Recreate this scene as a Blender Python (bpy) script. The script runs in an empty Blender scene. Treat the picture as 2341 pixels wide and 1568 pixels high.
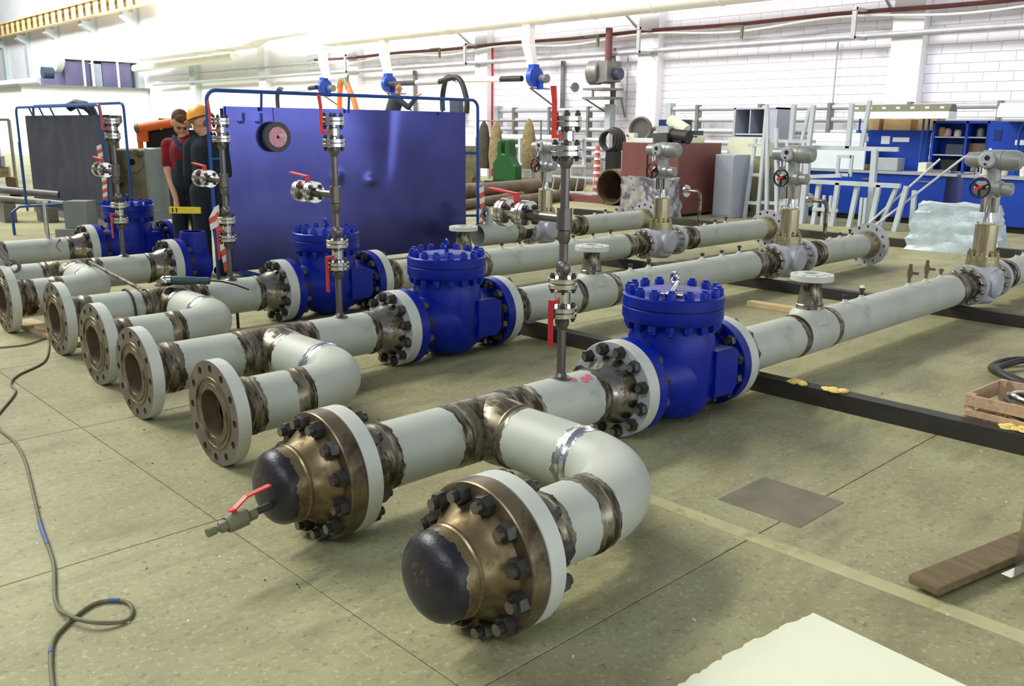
import bpy, math, random
from mathutils import Vector, Matrix
PI = math.pi
random.seed(7)
scene = bpy.context.scene
COL = scene.collection

# ---------------------------------------------------------------- camera
cam_d = bpy.data.cameras.new('camera')
cam_d.sensor_fit = 'HORIZONTAL'; cam_d.sensor_width = 36.0
cam_d.lens = 2042.0 / 2341.0 * 36.0
cam_d.clip_start = 0.05; cam_d.clip_end = 300
cam = bpy.data.objects.new('camera', cam_d); COL.objects.link(cam)
_r = Vector((0.72299224, -0.69079363, 0.00929391))
_u = Vector((0.15453093, 0.17481639, 0.9723988))
_f = Vector((0.67335163, 0.70160059, -0.23313987))
cam.matrix_world = Matrix(((_r.x, _u.x, -_f.x, -1.674), (_r.y, _u.y, -_f.y, -2.8205),
                           (_r.z, _u.z, -_f.z, 1.545), (0, 0, 0, 1)))
scene.camera = cam

# ---------------------------------------------------------------- world, daylight, exposure
world = bpy.data.worlds.new('world'); scene.world = world; world.use_nodes = True
wn = world.node_tree.nodes; wl = world.node_tree.links
wn['Background'].inputs[0].default_value = (0.80, 0.86, 1.0, 1)
wn['Background'].inputs[1].default_value = 0.23
scene.view_settings.view_transform = 'Standard'
scene.view_settings.look = 'None'
scene.view_settings.exposure = 0.12
scene.view_settings.gamma = 1.0
scene.view_settings.use_curve_mapping = False

def area(name, loc, target, sx, sy, power, color=(1, 1, 1), spread=180):
    d = bpy.data.lights.new(name, 'AREA'); d.shape = 'RECTANGLE'; d.size = sx; d.size_y = sy
    d.energy = power; d.color = color; d.spread = math.radians(spread)
    o = bpy.data.objects.new(name, d); COL.objects.link(o); o.location = loc
    o.rotation_euler = (Vector(target) - Vector(loc)).to_track_quat('-Z', 'Y').to_euler()
    return o
# roof lights of the hall: a long skylight over the left side, one over the pipework; the last two lamps are added fill
area('skylight_key', (-4.0, 20.0, 19.0), (2.5, 0.5, 0.0), 20.0, 1.8, 6200, (1.0, 0.98, 0.88))
area('skylight_low', (-4.0, 27.0, 17.5), (2.5, 0.5, 0.0), 20.0, 1.8, 2900, (1.0, 0.98, 0.88))
area('skylight_rear', (-9.0, -3.0, 9.0), (2.0, 2.0, 0.0), 10.0, 3.0, 600, (0.86, 0.92, 1.0))
area('wall_fill', (10.5, 14.0, 10.0), (19.0, 14.0, 4.0), 26.0, 3.0, 1000, (1.0, 0.96, 1.0), 130)  # added lamp that brightens the block wall, not a roof light
area('far_fill', (8.0, 46.0, 12.0), (19.0, 48.0, 4.0), 40.0, 4.0, 9000, (0.93, 1.0, 1.0))  # added lamp that washes out the far left end of the hall


# ---------------------------------------------------------------- materials
def s2l(c):
    def f(v):
        v /= 255.0
        return v / 12.92 if v <= 0.04045 else ((v + 0.055) / 1.055) ** 2.4
    return tuple(f(v) for v in c)

MATS = {}
def mat(name, rgb, rough=0.5, metal=0.0, var=0.12, scale=6.0, patch=None, pscale=5.0, pthr=0.6, pwidth=0.06,
        prough=None, pmetal=None, bump=0.0, bscale=60.0, detail=5.0, stretch=None, spec=0.5):
    """noise-mottled procedural material; patch = colour of irregular worn patches"""
    m = bpy.data.materials.new(name); m.use_nodes = True
    nt = m.node_tree; N = nt.nodes; L = nt.links
    b = N['Principled BSDF']
    b.inputs['Roughness'].default_value = rough; b.inputs['Metallic'].default_value = metal
    b.inputs['Specular IOR Level'].default_value = spec
    base = s2l(rgb)
    tc = N.new('ShaderNodeTexCoord'); src = tc.outputs['Object']
    if stretch:
        mp = N.new('ShaderNodeMapping'); mp.inputs['Scale'].default_value = stretch
        L.new(src, mp.inputs['Vector']); src = mp.outputs[0]
    n = N.new('ShaderNodeTexNoise'); n.inputs['Scale'].default_value = scale; n.inputs['Detail'].default_value = detail
    L.new(src, n.inputs['Vector'])
    cr = N.new('ShaderNodeValToRGB'); e = cr.color_ramp.elements
    e[0].position = 0.3; e[1].position = 0.7
    e[0].color = (*[max(0, v * (1 - var)) for v in base], 1)
    e[1].color = (*[min(1, v * (1 + var)) for v in base], 1)
    L.new(n.outputs['Fac'], cr.inputs[0]); col = cr.outputs[0]
    if patch:
        n2 = N.new('ShaderNodeTexNoise'); n2.inputs['Scale'].default_value = pscale; n2.inputs['Detail'].default_value = 8
        n2.inputs['Roughness'].default_value = 0.65
        L.new(src, n2.inputs['Vector'])
        r2 = N.new('ShaderNodeValToRGB'); r2.color_ramp.elements[0].position = pthr
        r2.color_ramp.elements[1].position = min(1, pthr + pwidth)
        r2.color_ramp.elements[0].color = (0, 0, 0, 1); r2.color_ramp.elements[1].color = (1, 1, 1, 1)
        L.new(n2.outputs['Fac'], r2.inputs[0])
        mx = N.new('ShaderNodeMix'); mx.data_type = 'RGBA'
        L.new(r2.outputs[0], mx.inputs[0]); L.new(col, mx.inputs[6]); mx.inputs[7].default_value = (*s2l(patch), 1)
        col = mx.outputs[2]
        for nm, v0, v1 in (('Roughness', rough, prough), ('Metallic', metal, pmetal)):
            if v1 is not None:
                mr = N.new('ShaderNodeMapRange'); mr.inputs[3].default_value = v0; mr.inputs[4].default_value = v1
                L.new(r2.outputs[0], mr.inputs[0]); L.new(mr.outputs[0], b.inputs[nm])
    L.new(col, b.inputs['Base Color'])
    if bump > 0:
        nb = N.new('ShaderNodeTexNoise'); nb.inputs['Scale'].default_value = bscale; nb.inputs['Detail'].default_value = 3
        L.new(src, nb.inputs['Vector'])
        bp = N.new('ShaderNodeBump'); bp.inputs['Strength'].default_value = bump; bp.inputs['Distance'].default_value = 0.01
        L.new(nb.outputs['Fac'], bp.inputs['Height']); L.new(bp.outputs[0], b.inputs['Normal'])
    MATS[name] = m
    return m

mat('primer', (176, 181, 168), 0.5, 0, 0.06, 5, patch=(152, 154, 140), pscale=3.2, pthr=0.62, pwidth=0.12)
mat('primer_light', (194, 197, 186), 0.5, 0, 0.05, 6)
mat('bare', (142, 136, 116), 0.32, 0.75, 0.3, 9, patch=(66, 59, 44), pscale=7, pthr=0.44, pwidth=0.14, prough=0.6, stretch=(3, 1, 1))
mat('bright', (172, 168, 160), 0.26, 1.0, 0.2, 16, patch=(90, 80, 64), pscale=7, pthr=0.5, pwidth=0.1, prough=0.4)
mat('silver', (220, 220, 226), 0.22, 1.0, 0.12, 30, patch=(120, 112, 98), pscale=16, pthr=0.62, pwidth=0.05, bump=0.3, bscale=50)
mat('face_steel', (116, 110, 102), 0.45, 0.5, 0.2, 10, patch=(88, 76, 58), pscale=6, pthr=0.55, pwidth=0.12)
mat('flange_brown', (122, 110, 86), 0.36, 0.7, 0.3, 9, patch=(64, 54, 38), pscale=6, pthr=0.45, pwidth=0.2, prough=0.6)
mat('rusty', (142, 126, 92), 0.32, 0.75, 0.3, 8, patch=(72, 58, 38), pscale=5, pthr=0.43, pwidth=0.2, prough=0.6)
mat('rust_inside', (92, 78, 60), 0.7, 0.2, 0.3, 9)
mat('cap_black', (48, 47, 54), 0.36, 0.4, 0.35, 14, bump=0.15, bscale=120, patch=(130, 100, 62), pscale=11, pthr=0.6, pwidth=0.12, prough=0.6)
mat('bolt_black', (66, 65, 60), 0.42, 0.5, 0.25, 40)
mat('bolt_tip', (120, 118, 112), 0.35, 0.8, 0.2, 60)
mat('valve_blue', (0, 28, 138), 0.38, 0, 0.22, 7, spec=0.3, patch=(4, 52, 128), pscale=5, pthr=0.6, pwidth=0.1, bump=0.12, bscale=90)
mat('bolt_blue', (4, 40, 148), 0.42, 0, 0.2, 20, spec=0.3)
mat('gold', (198, 188, 156), 0.24, 0.9, 0.16, 7, patch=(168, 120, 118), pscale=2.2, pthr=0.56, pwidth=0.16, stretch=(5, 5, 1))
mat('brass_nut', (160, 152, 118), 0.28, 0.9, 0.15, 20)
mat('lavender', (176, 178, 184), 0.42, 0.1, 0.08, 6)
mat('act_grey', (150, 152, 148), 0.4, 0.25, 0.08, 9)
mat('act_panel', (176, 178, 182), 0.4, 0.1, 0.05, 9)
mat('black', (18, 18, 20), 0.5, 0, 0.2, 20)
mat('red', (206, 52, 42), 0.42, 0, 0.12, 12)
mat('red_dark', (170, 26, 34), 0.42, 0, 0.12, 12)
mat('stainless', (206, 204, 196), 0.22, 1.0, 0.1, 24)
mat('riser_pipe', (112, 106, 104), 0.34, 0.8, 0.25, 18, stretch=(1, 1, 0.2))
mat('tank_blue', (82, 84, 150), 0.22, 0.85, 0.22, 1.6, patch=(68, 70, 130), pscale=1.3, pthr=0.55, pwidth=0.25)
mat('tank_grey', (70, 73, 84), 0.75, 0.0, 0.2, 1.6, spec=0.08, patch=(54, 52, 52), pscale=1.5, pthr=0.52, pwidth=0.3)
mat('rail_blue', (24, 74, 150), 0.4, 0, 0.12, 10)
mat('beam', (58, 55, 50), 0.55, 0.4, 0.3, 5, patch=(96, 90, 76), pscale=4, pthr=0.56, pwidth=0.2, stretch=(1, 0.4, 1))
mat('plaster', (238, 236, 238), 0.8, 0, 0.04, 1.2)
mat('block', (240, 237, 242), 0.8, 0, 0.05, 1.5, bump=0.15, bscale=40)
mat('mortar', (206, 200, 214), 0.9, 0, 0.1, 3)
mat('duct', (240, 236, 226), 0.45, 0.1, 0.06, 1.6, patch=(214, 206, 186), pscale=1.2, pthr=0.6, pwidth=0.15)
mat('duct_grey', (206, 212, 210), 0.5, 0.2, 0.06, 1.5)
mat('crane', (236, 206, 150), 0.6, 0, 0.12, 0.8)
mat('pipe_grey', (176, 176, 178), 0.45, 0.2, 0.1, 4)
mat('pipe_brown', (112, 62, 58), 0.5, 0.1, 0.15, 4)
mat('box_purple', (112, 106, 140), 0.5, 0.3, 0.12, 0.8)
mat('fan_blue', (28, 66, 168), 0.4, 0, 0.12, 4)
mat('fan_grey', (128, 126, 122), 0.5, 0.4, 0.15, 4)
mat('rack_grey', (176, 180, 184), 0.5, 0.2, 0.1, 4)
mat('container', (118, 70, 66), 0.6, 0.0, 0.14, 2, patch=(92, 40, 30), pscale=1.4, pthr=0.6, pwidth=0.25)
mat('cabinet_grey', (166, 172, 184), 0.5, 0.1, 0.06, 3)
mat('cabinet_dark', (54, 64, 82), 0.5, 0.1, 0.1, 3)
mat('frame_white', (196, 204, 208), 0.5, 0.1, 0.08, 4)
mat('bench_blue', (18, 62, 166), 0.42, 0, 0.12, 2.5)
mat('bench_dark', (18, 42, 110), 0.45, 0, 0.12, 2.5)
mat('board_white', (226, 236, 240), 0.5, 0, 0.03, 2)
mat('cardboard', (176, 146, 96), 0.8, 0, 0.12, 5)
mat('wood', (192, 162, 128), 0.75, 0, 0.2, 4, stretch=(1, 9, 9), bump=0.25, bscale=30)
mat('wood_dark', (112, 96, 66), 0.75, 0, 0.25, 4, stretch=(9, 1, 9), bump=0.25, bscale=30)
mat('wood_pale', (196, 172, 130), 0.75, 0, 0.15, 5, stretch=(1, 8, 8))
mat('foil', (206, 220, 224), 0.34, 0.35, 0.12, 7, bump=0.7, bscale=14)
mat('foil_camo', (176, 172, 170), 0.42, 0.3, 0.3, 7, patch=(104, 104, 124), pscale=6, pthr=0.5, pwidth=0.08, bump=0.5, bscale=16)
mat('cable', (104, 102, 74), 0.6, 0, 0.15, 30)
mat('cable_blue', (70, 92, 140), 0.6, 0, 0.12, 30)
mat('hose_black', (44, 44, 42), 0.55, 0, 0.2, 30)
mat('rubber', (30, 30, 32), 0.6, 0, 0.2, 12)
mat('white_tube', (244, 242, 240), 0.4, 0, 0.03, 3)
mat('orange', (236, 112, 40), 0.5, 0, 0.12, 6)
mat('green', (14, 76, 28), 0.42, 0, 0.15, 6)
mat('coat', (128, 112, 78), 0.9, 0, 0.3, 9)
mat('coat_dark', (62, 56, 46), 0.9, 0, 0.3, 9)
mat('brown_steel', (112, 96, 74), 0.55, 0.35, 0.25, 3, patch=(76, 58, 42), pscale=2.5, pthr=0.52, pwidth=0.2)
mat('machine', (150, 144, 112), 0.55, 0.2, 0.25, 4, patch=(70, 60, 34), pscale=3, pthr=0.54, pwidth=0.12)
mat('drum_grey', (132, 140, 140), 0.45, 0.2, 0.1, 3)
mat('drum_dark', (92, 86, 92), 0.35, 0.6, 0.2, 4)
mat('paper', (226, 228, 200), 0.8, 0, 0.03, 3)
mat('white_label', (240, 242, 246), 0.6, 0, 0.02, 3)
mat('cyan', (96, 190, 230), 0.5, 0, 0.04, 3)
mat('yellow', (232, 206, 58), 0.5, 0, 0.08, 8)
mat('foam', (232, 206, 120), 0.9, 0, 0.12, 30, bump=0.6, bscale=60)
mat('pink_label', (226, 160, 176), 0.7, 0, 0.22, 30, patch=(228, 214, 190), pscale=14, pthr=0.55, pwidth=0.08)
mat('wheel_grit', (88, 84, 88), 0.85, 0, 0.2, 60)
mat('tape_white', (236, 232, 228), 0.6, 0, 0.04, 8)
mat('tape_red', (220, 92, 60), 0.6, 0, 0.08, 8)
mat('skin', (206, 152, 122), 0.55, 0, 0.08, 14)
mat('hair_brown', (84, 62, 38), 0.8, 0, 0.3, 60)
mat('hair_grey', (96, 92, 88), 0.8, 0, 0.3, 60)
mat('helmet', (240, 166, 54), 0.4, 0, 0.06, 6)
mat('shirt_red', (120, 14, 30), 0.9, 0, 0.25, 9, bump=0.3, bscale=16)
mat('overall_blue', (26, 58, 92), 0.85, 0, 0.25, 9, bump=0.3, bscale=16)
mat('overall_dark', (20, 32, 42), 0.88, 0, 0.3, 9, bump=0.3, bscale=16)
mat('grinder_body', (46, 70, 76), 0.5, 0, 0.1, 20)
mat('debris', (150, 132, 100), 0.8, 0.1, 0.4, 16)
mat('pink_paint', (206, 110, 128), 0.6, 0, 0.1, 20)
mat('magenta', (150, 50, 110), 0.6, 0, 0.1, 20)
mat('patch_floor', (122, 116, 96), 0.7, 0.1, 0.16, 6, patch=(148, 136, 92), pscale=9, pthr=0.66, pwidth=0.06)
mat('lamp_cover', (246, 250, 250), 0.4, 0, 0.02, 2)
mat('olive', (112, 112, 84), 0.6, 0.1, 0.1, 4)

def floor_mat():
    m = bpy.data.materials.new('floor_concrete'); m.use_nodes = True
    N = m.node_tree.nodes; L = m.node_tree.links; b = N['Principled BSDF']
    b.inputs['Roughness'].default_value = 0.62; b.inputs['Specular IOR Level'].default_value = 0.35
    geo = N.new('ShaderNodeNewGeometry')
    def noise(sc, det=6, rgh=0.6, vec=None):
        n = N.new('ShaderNodeTexNoise'); n.inputs['Scale'].default_value = sc; n.inputs['Detail'].default_value = det
        n.inputs['Roughness'].default_value = rgh
        L.new(vec or geo.outputs['Position'], n.inputs['Vector']); return n.outputs['Fac']
    def ramp(src, stops):
        r = N.new('ShaderNodeValToRGB'); el = r.color_ramp.elements
        el[0].position = stops[0][0]; el[0].color = (*stops[0][1], 1)
        el[1].position = stops[-1][0]; el[1].color = (*stops[-1][1], 1)
        for p, c in stops[1:-1]:
            x = el.new(p); x.color = (*c, 1)
        L.new(src, r.inputs[0]); return r.outputs[0]
    def mixc(fac, a, bcol, mode='MIX'):
        mx = N.new('ShaderNodeMix'); mx.data_type = 'RGBA'; mx.blend_type = mode
        L.new(fac, mx.inputs[0]) if not isinstance(fac, float) else setattr(mx.inputs[0], 'default_value', fac)
        L.new(a, mx.inputs[6])
        if isinstance(bcol, tuple): mx.inputs[7].default_value = (*bcol, 1)
        else: L.new(bcol, mx.inputs[7])
        return mx.outputs[2]
    base = ramp(noise(0.9, 7, 0.62), [(0.3, s2l((132, 126, 92))), (0.5, s2l((152, 149, 110))), (0.72, s2l((170, 169, 128)))])
    speck = noise(42, 3, 0.7)
    base = mixc(ramp(speck, [(0.55, (0, 0, 0)), (0.66, (0.45, 0.45, 0.45))]), base, s2l((192, 192, 156)))
    dark = noise(30, 4, 0.75)
    base = mixc(ramp(dark, [(0.56, (0, 0, 0)), (0.68, (0.7, 0.7, 0.7))]), base, s2l((98, 95, 76)))
    mp = N.new('ShaderNodeMapping'); mp.inputs['Scale'].default_value = (0.5, 1.5, 1); mp.inputs['Rotation'].default_value = (0, 0, 0.6)
    L.new(geo.outputs['Position'], mp.inputs['Vector'])
    st = noise(3.2, 9, 0.7, mp.outputs[0])
    base = mixc(ramp(st, [(0.50, (0, 0, 0)), (0.72, (0.75, 0.75, 0.75))]), base, s2l((112, 105, 82)))
    oi = N.new('ShaderNodeObjectInfo'); hs = N.new('ShaderNodeHueSaturation'); mr = N.new('ShaderNodeMapRange')
    mr.inputs[3].default_value = 0.9; mr.inputs[4].default_value = 1.08
    L.new(oi.outputs['Random'], mr.inputs[0]); L.new(mr.outputs[0], hs.inputs['Value']); L.new(base, hs.inputs['Color'])
    L.new(hs.outputs[0], b.inputs['Base Color'])
    bp = N.new('ShaderNodeBump'); bp.inputs['Strength'].default_value = 0.12; bp.inputs['Distance'].default_value = 0.004
    L.new(speck, bp.inputs['Height']); L.new(bp.outputs[0], b.inputs['Normal'])
    MATS['floor'] = m
floor_mat()
def glow_mat(name, rgb, strength):
    m = bpy.data.materials.new(name); m.use_nodes = True
    b = m.node_tree.nodes['Principled BSDF']; b.inputs['Base Color'].default_value = (*rgb, 1); b.inputs['Roughness'].default_value = 0.2
    b.inputs['Emission Color'].default_value = (*rgb, 1); b.inputs['Emission Strength'].default_value = strength
    MATS[name] = m
glow_mat('daylight_glass', (0.80, 0.88, 1.0), 3.2)
mat('joint', (96, 90, 72), 0.9, 0, 0.1, 9)
mat('strip', (178, 174, 130), 0.7, 0, 0.1, 9, patch=(150, 144, 98), pscale=6, pthr=0.55, pwidth=0.12)

# ---------------------------------------------------------------- mesh helpers
def align(p, d, up=None):
    """matrix whose local X axis points along d, at p"""
    x = Vector(d).normalized()
    u = Vector(up) if up else (Vector((0, 0, 1)) if abs(x.z) < 0.95 else Vector((0, 1, 0)))
    y = u.cross(x).normalized(); z = x.cross(y)
    return Matrix(((x.x, y.x, z.x, p[0]), (x.y, y.y, z.y, p[1]), (x.z, y.z, z.z, p[2]), (0, 0, 0, 1)))
def T(x, y, z): return Matrix.Translation((x, y, z))
def RZ(a): return Matrix.Rotation(a, 4, 'Z')
UP = lambda x=0, y=0, z=0: align((x, y, z), (0, 0, 1))       # local X -> world Z

class MB:
    def __init__(s): s.v = []; s.f = []; s.m = []
    def add(s, vs, fs, mi=0, M=None):
        k = len(s.v)
        s.v += [tuple(M @ Vector(q)) for q in vs] if M is not None else [tuple(q) for q in vs]
        s.f += [tuple(i + k for i in f) for f in fs]
        s.m += list(mi) if isinstance(mi, (list, tuple)) else [mi] * len(fs)
        return s
    def box(s, x0, y0, z0, x1, y1, z1, mi=0, M=None):
        vs = [(x0, y0, z0), (x1, y0, z0), (x1, y1, z0), (x0, y1, z0), (x0, y0, z1), (x1, y0, z1), (x1, y1, z1), (x0, y1, z1)]
        return s.add(vs, [(0, 3, 2, 1), (4, 5, 6, 7), (0, 1, 5, 4), (1, 2, 6, 5), (2, 3, 7, 6), (3, 0, 4, 7)], mi, M)
    def bar(s, p0, p1, w, h=None, mi=0):
        h = h or w; d = Vector(p1) - Vector(p0)
        return s.box(0, -w / 2, -h / 2, d.length, w / 2, h / 2, mi, align(p0, d))
    def lathe(s, prof, n=32, M=None, mi=0, jit=None):
        """prof: (x, r) along local X"""
        vs = []; fs = []; ms = []; rows = []
        for j, (x, r) in enumerate(prof):
            if r <= 1e-6:
                rows.append([len(vs)]); vs.append((x, 0, 0))
            else:
                row = []
                for i in range(n):
                    a = 2 * PI * i / n
                    dx = jit[j](i) if jit and jit.get(j) else 0
                    row.append(len(vs)); vs.append((x + dx, r * math.cos(a), r * math.sin(a)))
                rows.append(row)
        for j in range(len(rows) - 1):
            A, B = rows[j], rows[j + 1]
            mm = mi[j] if isinstance(mi, (list, tuple)) else mi
            for i in range(n):
                k = (i + 1) % n
                if len(A) == 1 and len(B) == 1: continue
                if len(A) == 1: f = (A[0], B[k], B[i])
                elif len(B) == 1: f = (A[i], A[k], B[0])
                else: f = (A[i], A[k], B[k], B[i])
                fs.append(f); ms.append(mm)
        return s.add(vs, fs, ms, M)
    def cyl(s, p0, p1, r, n=16, r2=None, mi=0):
        d = Vector(p1) - Vector(p0); L_ = d.length; r2 = r if r2 is None else r2
        return s.lathe([(0, 0), (0, r), (L_, r2), (L_, 0)], n, align(p0, d), mi)
    def tube(s, pts, r, n=12, mi=0, closed=False, caps=True):
        P = [Vector(p) for p in pts]; m = len(P)
        rr = r if isinstance(r, (list, tuple)) else [r] * m
        tang = []
        for i in range(m):
            a = P[(i - 1) % m] if (closed or i > 0) else P[i]
            b = P[(i + 1) % m] if (closed or i < m - 1) else P[i]
            t = b - a; tang.append(t.normalized() if t.length > 1e-9 else Vector((1, 0, 0)))
        t0 = tang[0]; nrm = t0.orthogonal().normalized()
        vs = []; fs = []
        for i in range(m):
            if i:
                q = tang[i - 1].rotation_difference(tang[i]); nrm = (q @ nrm); nrm = (nrm - tang[i] * nrm.dot(tang[i])).normalized()
            bn = tang[i].cross(nrm)
            for k in range(n):
                a = 2 * PI * k / n
                vs.append(P[i] + (nrm * math.cos(a) + bn * math.sin(a)) * rr[i])
        seg = m if closed else m - 1
        for i in range(seg):
            j = (i + 1) % m
            for k in range(n):
                l = (k + 1) % n
                fs.append((i * n + k, i * n + l, j * n + l, j * n + k))
        if not closed and caps:
            fs.append(tuple(reversed(range(n)))); fs.append(tuple((m - 1) * n + k for k in range(n)))
        return s.add(vs, fs, mi)
    def torus(s, R, r, M=None, n=32, k=10, mi=0):
        """ring around local X"""
        pts = [Vector((0, R * math.cos(2 * PI * i / n), R * math.sin(2 * PI * i / n))) for i in range(n)]
        if M is not None: pts = [M @ p for p in pts]
        return s.tube(pts, r, k, mi, closed=True)
    def ball(s, c, r, n=16, m=10, mi=0, M=None):
        rx = r if isinstance(r, (tuple, list)) else (r, r, r)
        prof = [(-math.cos(PI * i / m), math.sin(PI * i / m)) for i in range(m + 1)]
        MM = Matrix.Translation(c) @ (M or Matrix.Identity(4)) @ Matrix.Diagonal((rx[0], rx[1], rx[2], 1))
        return s.lathe([(x, 0 if i in (0, m) else r_) for i, (x, r_) in enumerate(prof)], n, MM, mi)
    def prism(s, poly, t0, t1, M=None, mi=0):
        """poly in local YZ extruded along local X"""
        n = len(poly)
        vs = [(t0, a, b) for a, b in poly] + [(t1, a, b) for a, b in poly]
        fs = [tuple(reversed(range(n))), tuple(range(n, 2 * n))] + [(i, (i + 1) % n, (i + 1) % n + n, i + n) for i in range(n)]
        return s.add(vs, fs, mi, M)
    def hexnut(s, x0, x1, r, M=None, mi=0):
        c = min(0.12 * r * 2, abs(x1 - x0) * 0.3) * (1 if x1 > x0 else -1)
        ri = r * 0.9
        return s.lathe([(x0, 0), (x0, r), (x1 - c, r), (x1, ri), (x1, 0)] if x1 > x0 else [(x1, 0), (x1, ri), (x1 - c, r), (x0, r), (x0, 0)], 6, M, mi)
    def mesh(s, name, mats, smooth=35):
        me = bpy.data.meshes.new(name)
        me.from_pydata(s.v, [], s.f)
        for k in (mats if isinstance(mats, (list, tuple)) else [mats]): me.materials.append(MATS[k])
        if any(s.m): me.polygons.foreach_set('material_index', s.m)
        if smooth:
            me.polygons.foreach_set('use_smooth', [True] * len(me.polygons))
            me.update(); me.set_sharp_from_angle(angle=math.radians(smooth))
        me.update()
        return me
    def build(s, name, mats, parent=None, loc=(0, 0, 0), rz=0, smooth=35, M=None):
        return inst(name, s.mesh(name, mats, smooth), parent, M if M is not None else T(*loc) @ RZ(rz))

def inst(name, me, parent=None, M=None):
    o = bpy.data.objects.new(name, me); COL.objects.link(o)
    if parent is not None: o.parent = parent
    if M is not None: o.matrix_local = M
    return o
def tag(o, label, cat, group=None, kind=None):
    if label: o['label'] = label
    if cat: o['category'] = cat
    if group: o['group'] = group
    if kind: o['kind'] = kind
    return o
def thing(name, label, cat, loc=(0, 0, 0), rz=0, group=None):
    o = bpy.data.objects.new(name, None); COL.objects.link(o)
    o.location = loc; o.rotation_euler = (0, 0, rz); o.empty_display_size = 0.1
    return tag(o, label, cat, group)
def struct(o): o['kind'] = 'structure'; return o
def bevel(o, w, seg=2):
    m = o.modifiers.new('bevel', 'BEVEL'); m.width = w; m.segments = seg; m.limit_method = 'ANGLE'
    return o
CACHE = {}
def shared(key, fn):
    if key not in CACHE: CACHE[key] = fn()
    return CACHE[key]
# ================================================================ THE SETTING
SX0, SX1, SY0, SY1 = -1.72, 8.78, -4.25, 5.05
def build_floor():
    b = MB()
    xs = [-14, SX0, SX1, 40]; ys = [-14, SY0, SY1, 95]
    for i in range(3):
        for j in range(3):
            if i == 1 and j == 1: continue
            b.add([(xs[i], ys[j], 0), (xs[i + 1], ys[j], 0), (xs[i + 1], ys[j + 1], 0), (xs[i], ys[j + 1], 0)], [(0, 1, 2, 3)])
    fl = struct(b.build('floor', 'floor', smooth=0))
    bed = MB(); bed.box(SX0, SY0, -0.06, SX1, SY1, -0.012)
    bed.build('joint_bed', 'joint', fl, smooth=0)
    def slab():
        q = MB(); g = 0.002; c = 0.002; w, d = 1.5 - g, 1.55 - g
        z0, z1 = -0.012, 0.0
        o = [(g, g), (w, g), (w, d), (g, d)]; i_ = [(g + c, g + c), (w - c, g + c), (w - c, d - c), (g + c, d - c)]
        vs = [(x, y, z0) for x, y in o] + [(x, y, z1 - c) for x, y in o] + [(x, y, z1) for x, y in i_]
        fs = []
        for k in range(4):
            l = (k + 1) % 4
            fs += [(k, l, l + 4, k + 4), (k + 4, l + 4, l + 8, k + 8)]
        fs.append((8, 9, 10, 11)); q.add(vs, fs)
        return q.mesh('slab', 'floor', 0)
    me = shared('slab', slab)
    for i in range(7):
        for j in range(6): inst('slab', me, fl, T(SX0 + 1.5 * i, SY0 + 1.55 * j, 0))
    s = MB(); s.box(1.205, SY0, -0.005, 1.285, 0.35, 0.0015); s.build('joint_strip', 'strip', fl, smooth=0)
    p = MB(); p.box(1.456, -1.235, -0.005, 1.83, -0.85, 0.002); p.build('floor_patch', 'patch_floor', fl, smooth=0)
    return fl
build_floor()

WX = 19.0
def build_wall():
    b = MB(); b.box(WX + 0.012, -12, -0.3, WX + 0.4, 95, 14)
    w = struct(b.build('wall_back', 'mortar', smooth=0))
    up = MB(); up.box(WX - 0.002, 31.2, 0, WX + 0.1, 95, 13.9); up.box(WX - 0.002, -12, 5.0, WX + 0.1, 31.2, 13.9)
    up.build('plastered_zone', 'plaster', w, smooth=0)
    L_, H_, g = 0.6, 0.2, 0.012
    def blk():
        q = MB(); q.box(0, g / 2, g / 2, 0.06, L_ - g / 2, H_ - g / 2)
        return q.mesh('block', 'block', 0)
    me = shared('block', blk)
    cells = []
    for r in range(0, 25):
        off = 0.3 if r % 2 else 0.0
        for c in range(-2, 52):
            y = c * L_ + off; z = r * H_
            if z >= 5.0: continue
            cells.append((y, z))
    def rank(c):   # the blocks that show largest: near end of the wall, above the benches and racks
        y, z = c
        return (y if (y > 3.0 and 2.05 < z < 4.75) else 1e3 + y)
    cells.sort(key=rank)
    for y, z in cells[:300]: inst('block', me, w, T(WX - 0.004, y, z))
    st = MB()
    for y, z in cells[300:]: st.box(0, y + g / 2, z + g / 2, 0.06, y + L_ - g / 2, z + H_ - g / 2)
    o = st.build('blockwork', 'block', w, (WX - 0.004, 0, 0), smooth=0); o['kind'] = 'stuff'
    for k, yc in enumerate((6.06, 13.15, 20.0, 27.4, 34.5, 41.5, 48.4, 54.65, 61.2, 67.2, 72.6, 79.0)):
        p = MB(); hw = 0.34 if k < 2 else 0.3
        p.box(WX - 0.30, yc - hw, 0, WX, yc + hw, 8.6 if k > 3 else 7.4)
        if k > 3:   # bracket that carries the crane girder
            p.prism([(0, 7.4), (0.55, 7.75), (0.55, 8.0), (0, 8.0)], -0.28, 0.28, Matrix(((0, -1, 0, WX - 0.3), (1, 0, 0, yc), (0, 0, 1, -0.55), (0, 0, 0, 1))))
        p.build('pilaster', 'plaster' if k < 5 else 'duct_grey', w, smooth=0)
    return w
build_wall()

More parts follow.
